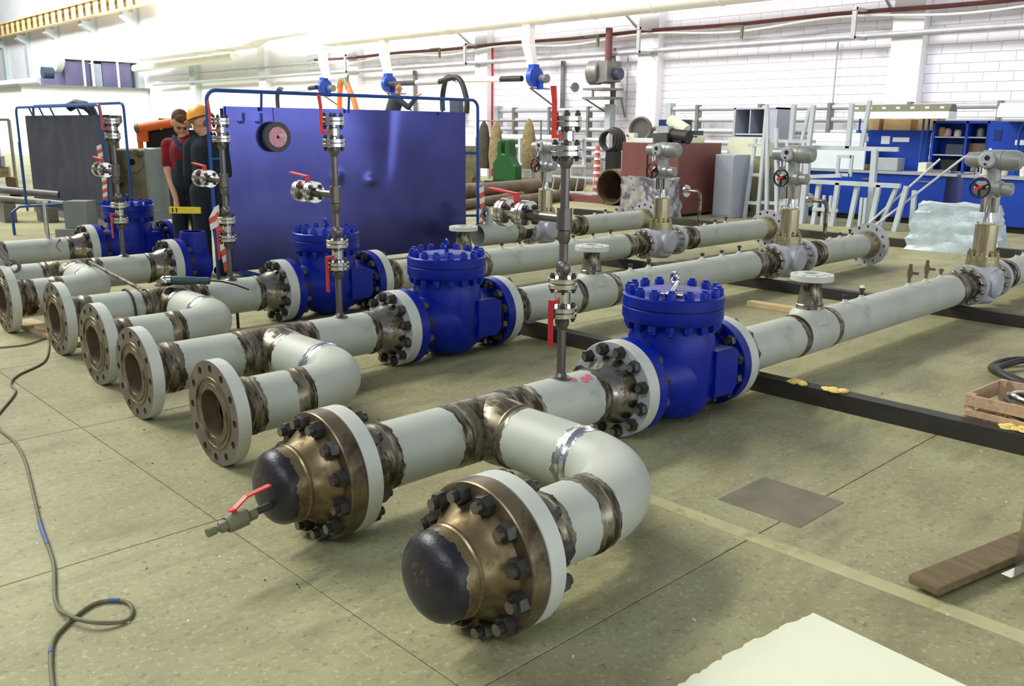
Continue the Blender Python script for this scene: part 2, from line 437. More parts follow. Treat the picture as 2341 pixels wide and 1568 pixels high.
struct(MB().box(-14, -16.4, -0.3, 19.4, -16.0, 10).build('wall_right', 'plaster', smooth=0))
for k in range(5):      # tall daylit windows in the wall behind the photographer
    wo = struct(MB().box(0, 0, 0, 4.4, .06, 4.2).build('window_%d' % (k + 1), 'daylight_glass', None, (-6.0 + 5.0 * k, -16.0, .4), smooth=0))
    fr = MB()
    for x in (0, 1.45, 2.9, 4.35): fr.box(x, .05, 0, x + .08, .12, 4.2)
    for z in (0, 1.4, 2.8, 4.12): fr.box(0, .05, z, 4.4, .12, z + .08)
    fr.build('window_frame', 'frame_white', wo, smooth=0)
def build_room():
    b = MB(); b.box(12.6, 47.6, 0, 18.98, 90, 3.38)
    rm = struct(b.build('wall_left', 'plaster', smooth=0))
    c = MB(); c.box(12.4, 47.4, 3.38, 18.98, 90, 3.5); c.build('roof_slab', 'fan_grey', rm, smooth=0)
    for z in range(16):   # a few block courses on the near face
        pass
    return rm
build_room()

# crane girder along the wall, with stiffeners
t = thing('crane_girder', 'pale orange crane girder high along the far left wall', 'girder', (17.9, 45.0, 7.5))
b = MB(); b.box(-0.06, 0, 0, 0.06, 45, 0.72); b.box(-0.2, 0, 0.72, 0.2, 45, 0.78); b.box(-0.2, 0, -0.05, 0.2, 45, 0.0)
b.build('web', 'crane', t, smooth=0)
me = MB().box(-0.19, -0.02, 0, -0.06, 0.02, 0.72).mesh('stiffener', 'rusty', 0)
for k in range(38): inst('stiffener', me, t, T(0, 0.6 + 1.18 * k, 0))

# round ventilation duct with seams and drops
def duct_run():
    t = thing('ventilation_duct', 'long round white ventilation duct hanging high along the block wall', 'duct', (17.95, 3.0, 4.78))
    r = 0.27
    b = MB(); b.lathe([(0, 0), (0, r), (24.6, r), (25.1, r * 0.8), (25.1, 0)], 28, align((0, 0, 0), (0, 1, 0)))
    b.build('duct_pipe', 'duct', t)
    ring = MB().lathe([(-0.03, r), (-0.03, r + 0.018), (0.03, r + 0.018), (0.03, r)], 28, align((0, 0, 0), (0, 1, 0))).mesh('seam_ring', 'duct', 30)
    for k in range(12): inst('seam_ring', ring, t, T(0, 1.2 + 2.05 * k, 0))
    for y0 in (17.05, 24.3, 28.3):
        q = MB(); yy = y0 - 3.0
        z0 = 0.0 if y0 < 28 else -0.4
        q.box(-0.12, yy - 0.16, -0.78, 0.12, yy + 0.16, z0); q.add(
            [(-0.12, yy - 0.16, -0.78), (0.12, yy - 0.16, -0.78), (0.12, yy + 0.16, -0.78), (-0.12, yy + 0.16, -0.78),
             (-0.08, yy - 0.3, -1.4), (0.12, yy - 0.3, -1.4), (0.12, yy - 0.06, -1.4), (-0.08, yy - 0.06, -1.4)],
            [(0, 1, 5, 4), (1, 2, 6, 5), (2, 3, 7, 6), (3, 0, 4, 7), (4, 5, 6, 7)])
        q.build('drop_duct', 'duct', t, smooth=0)
    for k in range(3):
        q = MB(); q.bar((0.15, 3.5 + 7 * k, -0.2), (1.0, 3.5 + 7 * k, -0.7), 0.05); q.build('bracket', 'pipe_grey', t, smooth=0)
duct_run()

# rectangular duct on the left with a taper
t = thing('rectangular_duct', 'cream rectangular air duct with tapered end on the upper left wall', 'duct', (17.6, 29.0, 4.7))
b = MB()
def frus(b, y0, a0, y1, a1, mi=0):
    (xa, xb, za, zb), (xc, xd, zc, zd) = a0, a1
    b.add([(xa, y0, za), (xb, y0, za), (xb, y0, zb), (xa, y0, zb), (xc, y1, zc), (xd, y1, zc), (xd, y1, zd), (xc, y1, zd)],
          [(0, 1, 2, 3), (4, 7, 6, 5), (0, 4, 5, 1), (1, 5, 6, 2), (2, 6, 7, 3), (3, 7, 4, 0)], mi)
frus(b, 4.6, (-.45, .45, .1, 1.05), 15.8, (-.45, .45, .05, 1.0)); b.build('duct_body', 'duct', t, smooth=0)
b = MB(); frus(b, 4.6, (-.45, .45, .1, 1.05), 3.4, (-.25, .35, .3, .75)); b.build('taper', 'duct', t, smooth=0)
b = MB(); frus(b, 3.4, (-.25, .35, .3, .75), 0.5, (-.25, .35, .35, .8)); b.box(-.25, 0.0, .35, .35, 0.5, 3.5); b.build('outlet', 'duct', t, smooth=0)
for k in range(4):
    q = MB(); q.box(-.47, 6.6 + 2.4 * k, .06, .47, 6.66 + 2.4 * k, 1.06); q.build('flange_seam', 'duct_grey', t, smooth=0)
b = MB(); b.cyl((18.3, 36.2, 4.62), (18.3, 47.5, 4.5), 0.2, 20)
tag(b.build('insulated_pipe', 'duct'), 'thick white lagged pipe stub below the rectangular duct', 'pipe')

# air handling unit standing on the room roof
t = thing('air_unit', 'purple grey air handling unit under a white hood on the room roof', 'air unit', (14.9, 48.0, 3.5))
b = MB(); b.box(0.1, 0.4, 0, 1.35, 2.4, 1.25); b.build('cabinet', 'box_purple', t, smooth=0)
b = MB(); b.box(1.42, 0.35, 0, 1.95, 2.2, 1.2); b.build('panel', 'cabinet_grey', t, smooth=0)
b = MB(); b.box(2.0, 0.4, 0, 3.5, 2.4, 1.3); b.build('cabinet', 'box_purple', t, smooth=0)
b = MB(); b.box(0.0, 0.2, 1.35, 4.0, 2.4, 2.35); b.build('hood', 'white_tube', t, smooth=0)
for x in (0.95, 1.4, 2.7): MB().cyl((x, 0.05, 0), (x, 0.05, 1.4), 0.06, 10).build('post', 'white_tube', t)
t = thing('blower', 'dark blower with pale round casing at the end of the room roof', 'blower', (14.1, 48.1, 3.52))
MB().lathe([(0, 0), (0, .3), (.5, .3), (.5, 0)], 20, align((-.2, 0.3, .6), (1, 0, 0))).build('motor', 'cabinet_dark', t)
MB().box(-.25, .1, 0, .35, .5, .32).build('base', 'box_purple', t, smooth=0)
MB().lathe([(0, 0), (0, .75), (.35, .75), (.35, 0)], 24, align((.3, .4, 1.35), (1, 0.2, 0))).build('casing', 'duct_grey', t)
MB().cyl((18.5, 48.2, 3.62), (18.5, 80, 3.9), 0.0, 4)
b = MB(); b.cyl((14.0, 49.0, 3.75), (13.9, 88, 3.8), 0.2, 16)
tag(b.build('roof_pipe', 'duct_grey'), 'grey pipe lying along the roof of the white room', 'pipe')

# pipes that run along the wall
def wall_pipe(name, label, y0, y1, z, r, x, m, sag=0.0, n=24):
    pts = []
    for i in range(n + 1):
        f = i / n; y = y0 + (y1 - y0) * f
        pts.append((0, y - y0, sag * math.sin(f * PI * 5) ** 2 * -1))
    b = MB(); b.tube(pts, r, 12)
    o = b.build(name, m, None, (x, y0, z)); tag(o, label, 'pipe'); return o
wall_pipe('wall_pipe', 'thick grey pipe along the block wall above the benches', 2.0, 46.0, 3.64, 0.065, 18.62, 'pipe_grey')
wall_pipe('wall_pipe', 'dark red pipe along the block wall below the round duct', 2.0, 30.0, 4.17, 0.05, 18.62, 'pipe_brown', 0.04)
wall_pipe('wall_hose', 'sagging white cable along the wall under the dark red pipe', 2.0, 30.0, 4.09, 0.028, 18.56, 'white_tube', 0.14, 60)
wall_pipe('wall_pipe', 'thin pale pipe along the wall at the left of the fans', 30.0, 46.0, 4.05, 0.04, 18.62, 'pipe_grey')
for k, y in enumerate((7.0, 13.0, 20.1, 27.0)):
    b = MB(); b.box(0, -0.05, 0, 0.06, 0.05, 0.66); b.box(-0.02, -0.05, 0, 0.62, 0.05, 0.06); b.box(-0.02, -0.05, 0.6, 0.62, 0.05, 0.66)
    lab = ['nearest the right hand pilaster', 'left of the second pilaster from the right', 'beside the red riser line', 'left of the orange hose'][k]
    tag(b.build('pipe_bracket', 'pipe_grey', None, (18.06, y, 3.55), smooth=0), 'grey steel bracket holding the wall pipes ' + lab, 'bracket', 'wall pipe brackets')
for k, (y, z) in enumerate(((10.1, 3.75), (17.0 - 2.2, 3.82), (21.9, 3.85))):
    b = MB(); b.bar((0, 0.5, 0.32), (0, 0, 0.32), 0.05); b.bar((0, 0.0, 0.34), (0, 0, 0.02), 0.06)
    lab = ['over the open metal cabinet', 'left of the grey wall fan', 'right of the middle extraction arm'][k]
    tag(b.build('lamp_hook', 'olive', None, (18.5, y, z), smooth=0), 'small bent bracket on the wall ' + lab, 'bracket', 'bent wall brackets')
b = MB(); b.cyl((18.7, 19.45, 0), (18.7, 19.45, 4.1), 0.035, 10)
tag(b.build('red_line', 'red_dark'), 'thin red vertical pipe on the wall beside the pilaster', 'pipe')
for k, (y, lab) in enumerate(((14.0, 'right of the grey wall fan'), (7.75, 'left of the right hand pilaster'))):
    b = MB(); b.cyl((18.9, y, 1.9), (18.9, y, 3.6), 0.022, 8)
    tag(b.build('conduit', 'pipe_grey'), 'thin vertical conduit on the block wall ' + lab, 'conduit')
# ================================================================ PIPE ASSEMBLIES
PR = 0.1365; ZC = 0.25; FR = 0.25
AX0 = lambda x, y=0.0, z=ZC: T(x, y, z)

def holed_disc(x0, x1, r0, r1, nh, rc, rh, rim_mi=0, face_mi=1, bore_mi=2):
    """flange disc with nh bolt holes, axis local X"""
    b = MB(); K = 16
    for s in range(nh):
        a0 = 2 * PI * (s - .5) / nh; a1 = 2 * PI * (s + .5) / nh; am = (a0 + a1) / 2
        P = []
        for i in range(4): P.append((r1, a0 + (a1 - a0) * i / 4))
        for i in range(4): P.append((r1 + (r0 - r1) * i / 4, a1))
        for i in range(4): P.append((r0, a1 + (a0 - a1) * i / 4))
        for i in range(4): P.append((r0 + (r1 - r0) * i / 4, a0))
        out = [(r * math.cos(a), r * math.sin(a)) for r, a in P]
        cx, cy = rc * math.cos(am), rc * math.sin(am)
        hole = []
        for (u, v) in out:
            d = math.hypot(u - cx, v - cy); hole.append((cx + (u - cx) / d * rh, cy + (v - cy) / d * rh))
        vs = [(x0, *p) for p in out] + [(x0, *p) for p in hole] + [(x1, *p) for p in out] + [(x1, *p) for p in hole]
        fs = []; ms = []
        for i in range(K):
            j = (i + 1) % K
            fs.append((i, i + K, j + K, j)); ms.append(face_mi)
            fs.append((i + 2 * K, j + 2 * K, j + 3 * K, i + 3 * K)); ms.append(rim_mi)
            fs.append((i + K, i + 3 * K, j + 3 * K, j + K)); ms.append(bore_mi)
            if i < 4: fs.append((i, j, j + 2 * K, i + 2 * K)); ms.append(rim_mi)
            elif 8 <= i < 12: fs.append((i, j, j + 2 * K, i + 2 * K)); ms.append(bore_mi)
        b.add(vs, fs, ms)
    return b

def stud_mesh(L, nr, nt, sr, tip, mats=('bolt_black', 'bolt_tip')):
    """stud along X from -tip to L+tip, nuts outside 0 and L"""
    b = MB()
    b.lathe([(-nt - tip, 0), (-nt - tip, sr), (L + nt + tip, sr), (L + nt + tip, 0)], 10, None, [1, 0, 1])
    b.hexnut(0, -nt, nr); b.hexnut(L, L + nt, nr)
    return b.mesh('bolt', mats, 30)

def circle_bolts(parent, me, x, rc, n, axis=None, ph=0.5, name='bolt'):
    A = axis or T(0, 0, ZC)
    for k in range(n):
        a = 2 * PI * (k + ph) / n
        inst(name, me, parent, A @ T(x, rc * math.cos(a), rc * math.sin(a)) @ Matrix.Rotation(a, 4, 'X'))

def ragged(seed, amp):
    rnd = random.Random(seed); raw = [rnd.uniform(-amp, amp) for _ in range(128)]
    vals = [(raw[i] + raw[i - 1] + raw[i - 2]) * .6 + raw[(i * 7) % 128] * .35 for i in range(128)]
    return lambda i: vals[i % 128]

def weld_band(parent, A, x0, x1, m='bare', r=PR, seed=1, bead=True, amp=0.006):
    b = MB(); xm = (x0 + x1) / 2
    prof = [(x0, r + .0012), (x0 + .01, r + .0018)]
    prof += [(xm - .012, r + .0018), (xm - .006, r + .006), (xm + .006, r + .006), (xm + .012, r + .0018)] if bead else []
    prof += [(x1 - .01, r + .0018), (x1, r + .0012)]
    n = len(prof)
    b.lathe(prof, 96, None, 0, {0: ragged(seed, amp), n - 1: ragged(seed + 9, amp)})
    return b.build('weld_band', m, parent, M=A, smooth=40)

def pipe(parent, A, x0, x1, r=PR, m='primer', name='pipe'):
    me = shared(('pipe', round(x1 - x0, 3), r, m), lambda: MB().lathe([(0, r - .012), (0, r), (x1 - x0, r), (x1 - x0, r - .012)], 48).mesh(name, m, 35))
    return inst(name, me, parent, A @ T(x0, 0, 0))

def neck(parent, A, x0, x1, r0, r1=PR, m='bright', name='weld_neck'):
    d = x1 - x0
    prof = [(x0, 0.06), (x0, r0), (x0 + d * .15, r0 * .97), (x0 + d * .5, (r0 + r1) / 2 * .98), (x0 + d * .75, r1 * 1.02), (x1, r1)]
    return MB().lathe(prof, 40).build(name, m, parent, M=A)

FLIP = Matrix.Rotation(PI, 4, 'Z')
def open_flange(parent, A, m_rim='primer_light', hub=True):
    """open weld-neck flange, front face at local x=0 facing -X"""
    me = shared('open_flange', lambda: holed_disc(0, .064, .115, FR, 12, .213, .0185).mesh('flange', ['primer_light', 'face_steel', 'rust_inside'], 30))
    f = inst('flange', me, parent, A)
    b = MB(); b.lathe([(0, .113), (-.005, .115), (-.005, .146), (0.0015, .149), (0.0015, .158), (-.005, .161), (-.005, .172), (0, .174)], 48)
    b.build('sealing_face', 'flange_brown', f)
    b = MB(); b.lathe([(.36, .0), (.36, .113), (.0, .113)], 40); b.build('bore', 'rust_inside', f)
    if hub: neck(f, Matrix.Identity(4), .062, .15, .175, PR, 'bare')
    return f

def cap_end(parent, A, lab):
    """bolted test flange with neck and dished cap; outer face of grey flange at x=.141"""
    g = MB().lathe([(.075, .11), (.075, FR - .003), (.078, FR), (.138, FR), (.141, FR - .003), (.141, .11)], 64)
    f = g.build('flange', 'primer_light', parent, M=A)
    neck(f, Matrix.Identity(4), .139, .24, .175, PR, 'bare')
    b = MB().lathe([(0, .1), (0, FR - .004), (.004, FR), (.066, FR), (.068, FR - .006), (.068, .1)], 64)
    e = b.build('test_flange', 'flange_brown', parent, M=A)
    MB().lathe([(.066, FR - .012), (.076, FR - .012)], 48).build('gasket', 'black', e)
    MB().lathe([(.0, .195), (-.012, .19), (-.04, .168), (-.075, .148), (-.095, .142)], 48).build('hub', 'rusty', e)
    b = MB().lathe([(-.093, .143), (-.098, .1475), (-.106, .1475), (-.111, .143)], 48, None, 0); b.build('weld_seam', 'rusty', e)
    R = .141; prof = [(-.109, R), (-.152, R)] + [(-.152 - .075 * math.sin(a) ** .9, R * math.cos(a) ** .8) for a in [PI / 2 * k / 12 for k in range(1, 12)]] + [(-.227, 0)]
    c = MB().lathe(prof, 48).build('dished_cap', 'cap_black', e)
    MB().lathe([(-.108, R + .0012), (-.13, R + .0012), (-.150, R + .0008)], 96, None, 0, {2: ragged(5, .008)}).build('scraped_edge', 'rusty', c)
    me = shared('bolt_big', lambda: stud_mesh(.141, .034, .036, .019, .022))
    circle_bolts(f, me, 0, .213, 12, Matrix.Identity(4), 0.5)
    return e

def riser(parent, x, lever_up=True):
    """instrument riser with three ball valves; base on top of the pipe"""
    zp = ZC + PR
    b = MB()
    b.lathe([(0, .05), (.006, .05), (.014, .03), (.03, .022)], 16, UP(0, 0, zp - .006), 0)
    b.cyl((0, 0, zp), (0, 0, .69), .021, 14); b.cyl((0, 0, .86), (0, 0, 1.43), .021, 14)
    b.lathe([(0, .02), (.03, .034), (.05, .034), (.06, .022)], 14, UP(0, 0, .62)); b.lathe([(0, .022), (.02, .034), (.05, .034), (.07, .02)], 14, UP(0, 0, .88))
    b.lathe([(0, .021), (.02, .03), (.06, .03), (.07, .021)], 14, UP(0, 0, 1.03))
    b.cyl((0, 0, 1.095), (0, 0, 1.195), .036, 8)
    b.cyl((0, 0, 1.145), (0, .27, 1.145), .021, 14)
    b.lathe([(0, .021), (.03, .03), (.06, .03), (.07, .021)], 14, align((0, .15, 1.145), (0, 1, 0)))
    b.lathe([(0, .02), (.03, .034), (.05, .034)], 14, UP(0, 0, 1.37))
    rs = b.build('riser', 'riser_pipe', parent, (x, 0, 0))
    fl = shared('small_flange', lambda: MB().lathe([(0, 0), (0, .066), (.002, .068), (.020, .068), (.022, .066), (.022, 0)], 28).mesh('flange', 'stainless', 30))
    bt = shared('small_bolt', lambda: stud_mesh(.048, .0135, .014, .008, .010))
    def pair(M_):
        inst('flange', fl, rs, M_); inst('flange', fl, rs, M_ @ T(.026, 0, 0))
        for k in range(4):
            a = PI / 4 + PI / 2 * k
            inst('bolt', bt, rs, M_ @ T(0, .05 * math.cos(a), .05 * math.sin(a)))
    def ball(M_, L_):
        me = shared(('ballv', round(L_, 3)), lambda: MB().lathe([(0, .024), (.012, .024), (.018, .036), (L_ - .018, .036), (L_ - .012, .024), (L_, .024)], 14).mesh('ball_valve', 'stainless', 30))
        inst('ball_valve', me, rs, M_)
    Z = lambda z: UP(0, 0, z)
    pair(Z(.684)); ball(Z(.732), .09); pair(Z(.822))
    pair(Z(1.428)); ball(Z(1.476), .08); pair(Z(1.556))
    Yd = lambda y: align((0, y, 1.145), (0, 1, 0))
    pair(Yd(.225)); ball(Yd(.273), .095); pair(Yd(.368))
    # levers
    q = MB(); q.box(-.075, -.012, .755, -.03, .012, .772, 0); q.box(-.082, -.014, .55, -.074, .014, .772, 0)
    q.build('lever', 'red_dark', rs, smooth=0)
    q = MB(); q.box(-.078, -.012, 1.505, -.03, .012, 1.522, 0); q.box(-.084, -.012, 1.505, -.076, .012, 1.66, 0)
    q.add([(-.084, -.012, 1.66), (-.076, -.012, 1.66), (-.076, .012, 1.66), (-.084, .012, 1.66),
           (-.094, -.015, 1.73), (-.086, -.015, 1.73), (-.086, .015, 1.73), (-.094, .015, 1.73)],
          [(0, 1, 5, 4), (1, 2, 6, 5), (2, 3, 7, 6), (3, 0, 4, 7), (4, 5, 6, 7)])
    q.build('lever', 'red', rs, smooth=0)
    q = MB(); q.box(-.014, .312, 1.18, .014, .324, 1.245); q.add(
        [(-.016, .324, 1.245), (.016, .324, 1.245), (.016, .324, 1.236), (-.016, .324, 1.236), (-.018, .51, 1.262), (.014, .51, 1.262), (.014, .51, 1.253), (-.018, .51, 1.253)],
        [(0, 1, 5, 4), (1, 2, 6, 5), (2, 3, 7, 6), (3, 0, 4, 7), (4, 5, 6, 7)])
    q.build('lever', 'red', rs, smooth=0)
    return rs

def check_valve(parent, x0, eye='plain'):
    """blue swing check valve; left blue flange face at x0, length .84, axis z=ZC"""
    L_ = .842; c = L_ / 2 - .01
    b = MB()
    b.lathe([(0, .1), (0, FR - .003), (.003, FR), (.064, FR), (.067, FR - .004), (.067, .19), (.085, .172), (.12, .168), (.2, .19), (.29, .225),
             (c, .232), (L_ - .29, .228), (L_ - .2, .2), (L_ - .12, .18), (L_ - .085, .178), (L_ - .067, .19), (L_ - .067, FR - .004),
             (L_ - .064, FR), (L_ - .003, FR), (L_, FR - .003), (L_, .1)], 56, T(0, 0, ZC))
    b.lathe([(.012, 0), (.016, .1), (.035, .16), (.08, .208), (.15, .228), (.25, .236), (.38, .238), (.46, .234), (.50, .222), (.535, .222), (.57, .24)], 48, T(c, 0, 0) @ UP())
    b.lathe([(.555, .1), (.555, .262), (.572, .272), (.628, .272), (.630, .27), (.630, .1)], 56, T(c, 0, 0) @ UP())
    b.prism([(-.11, -.12), (.06, -.12), (.10, -.08), (.10, .11), (.05, .14), (-.11, .14)], -.245, -.15,
            Matrix(((0, 1, 0, c + .19), (1, 0, 0, 0), (0, 0, 1, ZC + .01), (0, 0, 0, 1))))
    v = b.build('check_valve', 'valve_blue', parent, (x0, 0, 0), smooth=32)
    v['label'] = 'glossy blue check valve with round bolted cover'
    cv = MB(); cv.lathe([(.636, .1), (.636, .27), (.638, .272), (.69, .272), (.697, .262), (.697, .2), (.712, .17), (.722, .1), (.724, 0)], 56, T(c, 0, 0) @ UP())
    cv.build('cover', 'valve_blue', v, smooth=30)
    MB().lathe([(.629, .262), (.637, .262)], 48, T(c, 0, 0) @ UP()).build('cover_gasket', 'black', v)
    me = shared('bolt_blue', lambda: stud_mesh(.142, .026, .036, .016, .012, ('bolt_blue', 'bolt_blue')))
    for k in range(16):
        a = 2 * PI * (k + .5) / 16
        inst('cover_bolt', me, v, T(c + .236 * math.cos(a), .236 * math.sin(a), .555) @ UP() @ Matrix.Rotation(a, 4, 'X'))
    e = MB(); e.torus(.028, .009, align((c, 0, .775), (1, -.35, 0)), 20, 8); e.cyl((c, 0, .715), (c, 0, .752), .014, 10)
    e.build('lifting_eye', 'bolt_blue' if eye == 'plain' else 'stainless', v)
    if eye == 'shackle':
        e = MB(); e.cyl((c - .01, -.03, .76), (c - .16, -.10, .722), .011, 10); e.torus(.026, .009, align((c - .175, -.105, .722), (.2, .4, 1)), 18, 8)
        e.cyl((c - .19, -.06, .722), (c - .15, -.17, .722), .014, 10); e.build('shackle', 'stainless', v)
    return v

def globe_valve(parent, gx, spin=0.0):
    b = MB()
    gr = .178
    b.lathe([(-.33, .07), (-.33, gr), (-.27, gr), (-.27, .12), (-.2, .11), (-.12, .13), (0, .14), (.12, .13), (.2, .11), (.27, .12), (.27, gr), (.33, gr), (.33, .07)], 44, T(0, 0, ZC))
    b.lathe([(.06, 0), (.065, .10), (.10, .145), (.2, .158), (.33, .152), (.38, .135), (.42, .13)], 40, UP())
    b.lathe([(-.172, 0), (-.172, .10), (-.15, .13), (-.08, .145), (0, .15)], 40, align((0, 0, ZC), (0, 1, 0)))
    v = b.build('control_valve', 'lavender', parent, (gx, 0, 0), smooth=32)
    v['label'] = 'pale grey control valve with gold cylinder and electric actuator'
    nut = shared('brass_nut', lambda: MB().ball((0, 0, 0), (.02, .02, .02), 12, 8).lathe([(-.09, 0), (-.09, .009), (0, .009), (0, 0)], 8).mesh('nut', 'brass_nut', 40))
    for sx in (-1, 1):
        for k in range(12):
            a = 2 * PI * (k + .5) / 12
            M_ = T(sx * .33 + (-.012 if sx < 0 else .012), 0, ZC) @ T(0, .148 * math.cos(a), .148 * math.sin(a))
            inst('nut', nut, v, M_ @ (FLIP if sx < 0 else Matrix.Identity(4)))
            if sx > 0: inst('nut', nut, v, T(.252, .148 * math.cos(a), ZC + .148 * math.sin(a)) @ FLIP)
    b = MB(); b.lathe([(.40, .08), (.40, .135), (.445, .135), (.445, .08)], 36, UP()); b.lathe([(.452, .08), (.452, .132), (.49, .132), (.49, .08)], 36, UP()); b.lathe([(.44, .12), (.455, .12)], 24, UP())
    b.build('bonnet_ring', 'gold', v)
    st = shared('gold_stud', lambda: MB().hexnut(.49, .52, .018).lathe([(.40, .0), (.40, .009), (.54, .009), (.54, 0)], 8).mesh('bonnet_bolt', 'brass_nut', 30))
    for k in range(8):
        a = 2 * PI * k / 8 + .2
        inst('bonnet_bolt', st, v, T(.112 * math.cos(a), .112 * math.sin(a), 0) @ UP())
    b = MB(); b.lathe([(.49, 0), (.49, .094), (.765, .094), (.77, .088), (.77, 0)], 36, UP())
    b.build('gold_cylinder', 'gold', v)
    b = MB()
    for k in range(8):
        a = 2 * PI * k / 8; b.hexnut(.77, .785, .014, T(.075 * math.cos(a), .075 * math.sin(a), 0) @ UP())
    b.lathe([(.77, .05), (.80, .045), (.84, .035), (.93, .03), (.93, 0)], 20, UP()); b.build('stem_guide', 'stainless', v)
    b = MB(); b.box(-.05, -.062, .87, .05, -.04, 1.0); b.box(-.05, .04, .87, .05, .062, 1.0); b.cyl((0, 0, .92), (0, 0, 1.03), .028, 14)
    b.build('yoke', 'stainless', v, smooth=30)
    S = RZ(spin)
    b = MB(); b.lathe([(-.17, 0), (-.17, .042), (-.155, .055), (-.08, .055), (-.075, .072), (.06, .072), (.065, .06), (.12, .06), (.135, .045), (.135, 0)], 28, S @ align((0, 0, 1.075), (0, 1, 0)))
    b.cyl((0, 0, 1.0), (0, 0, 1.06), .06, 20); b.build('gearbox', 'act_grey', v)
    w = MB(); HW = S @ align((-.15, .05, 1.085), (-1, .08, 0))
    w.torus(.083, .010, HW, 32, 8); w.cyl(HW @ Vector((-.07, 0, 0)), HW @ Vector((.01, 0, 0)), .018, 12)
    for k in range(3):
        a = 2 * PI * k / 3 + .5; w.cyl(HW @ Vector((0, 0, 0)), HW @ Vector((0, .08 * math.cos(a), .08 * math.sin(a))), .012, 8)
    wo = w.build('handwheel', 'black', v)
    MB().box(.012, -.045, -.010, .020, .03, .012, 0, HW @ Matrix.Rotation(.5, 4, 'X')).build('wheel_label', 'red', wo, smooth=0)
    b = MB(); b.lathe([(0, .075), (.05, .06), (.12, .058), (.19, .062)], 20, S @ UP(0, .0, 1.09)); b.build('column', 'act_grey', v)
    b = MB(); AA = S @ align((0, 0, 1.32), (0, -1, 0))
    b.lathe([(-.24, 0), (-.24, .045), (-.225, .062), (-.11, .066), (-.10, .08), (-.03, .088), (.06, .088), (.065, .084), (.07, .088), (.16, .088), (.205, .07), (.215, .05), (.215, 0)], 32, AA)
    b.cyl(S @ Vector((0, .17, 1.32)), S @ Vector((0, .17, 1.22)), .028, 12); b.build('actuator', 'act_grey', v)
    b = MB(); PM = S @ align((-.07, .04, 1.32), (-1, 0, 0)); b.lathe([(0, .07), (.03, .068), (.04, .058), (.04, 0)], 28, PM, 0)
    pn = b.build('control_panel', 'act_panel', v)
    q = MB(); q.lathe([(.0405, 0), (.0405, .022), (.043, .022), (.043, 0)], 18, PM @ T(0, .005, .018)); q.lathe([(.0405, 0), (.0405, .010), (.05, .010), (.05, 0)], 12, PM @ T(0, -.005, -.035)); q.build('dial', 'black', pn)
    q = MB(); q.cyl(S @ Vector((-.09, .07, 1.26)), S @ Vector((-.09, .07, 1.20)), .014, 10); q.cyl(S @ Vector((-.04, .14, 1.25)), S @ Vector((-.04, .14, 1.19)), .014, 10)
    q.build('cable_gland', 'stainless', v)
    return v

def outlet_tee(parent, x):
    A = T(0, 0, ZC)
    b = MB(); b.lathe([(x - .19, PR), (x - .17, PR + .006), (x + .17, PR + .006), (x + .19, PR)], 44, A)
    b.lathe([(PR - .06, .135), (PR + .0, .12), (PR + .03, .088), (PR + .06, .082)], 32, T(x, 0, ZC) @ UP())
    t = b.build('outlet_tee', 'primer', parent)
    MB().lathe([(PR - .04, .112), (PR + .004, .102), (PR + .032, .088), (PR + .06, .083)], 32, T(x, 0, ZC) @ UP()).build('saddle', 'bare', t)
    q = MB(); q.lathe([(.44, .083), (.45, .08), (.55, .066), (.58, .066), (.59, .072), (.60, .09)], 28, T(x, 0, 0) @ UP()); q.build('reducer', 'bare', t)
    MB().lathe([(.435, .084), (.441, .088), (.447, .084)], 28, T(x, 0, 0) @ UP()).build('weld_seam', 'bright', t)
    f = MB(); f.lathe([(.60, .05), (.60, .135), (.602, .137), (.638, .137), (.64, .135), (.64, .085), (.646, .084), (.646, .055), (.60, .05)], 40, T(x, 0, 0) @ UP())
    fo = f.build('outlet_flange', 'primer_light', t)
    hb = MB()
    for k in range(8):
        a = 2 * PI * k / 8; hb.lathe([(.6405, .011), (.6415, 0)], 10, T(x + .112 * math.cos(a), .112 * math.sin(a), 0) @ UP())
    hb.build('bolt_holes', 'black', fo)
    return t

def top_stud(parent, x, h=.07, m='bolt_black', valve=False, cap=None):
    z = ZC + PR - .004
    b = MB(); b.lathe([(0, .03), (.006, .03), (.012, .018), (.03, .016)], 14, UP(x, 0, z)); b.build('socket', 'primer_light', parent)
    s = MB(); s.cyl((x, 0, z + .02), (x, 0, z + h), .013, 10)
    if valve:
        s.cyl((x, 0, z + h), (x, 0, z + h + .06), .02, 10); s.cyl((x, 0, z + h + .03), (x + .02, -.06, z + h + .03), .011, 8); s.cyl((x, 0, z + h + .06), (x, 0, z + h + .1), .014, 8)
    else: s.hexnut(z + h - .02, z + h, .02, UP(x, 0, 0))
    o = s.build('stud', m, parent)
    if cap: MB().cyl((x, 0, z + h - .005), (x, 0, z + h + .015), .016, 10).build('stud_cap', cap, o)

def vent_elbow(parent, x, h=.42, out=.17):
    z = ZC + PR; R = .07
    pts = [(x, 0, z - .01), (x, 0, z + h - R)] + [(x, R - R * math.cos(a), z + h - R + R * math.sin(a)) for a in [PI / 2 * k / 6 for k in range(1, 7)]] + [(x, out, z + h)]
    b = MB(); b.tube(pts, .022, 12); o = b.build('vent_elbow', 'bare', parent)
    MB().lathe([(0, 0), (0, .075), (.02, .075), (.02, .03), (.05, .024)], 24, align((x, out + .05, z + h), (0, -1, 0))).build('vent_flange', 'stainless', o)

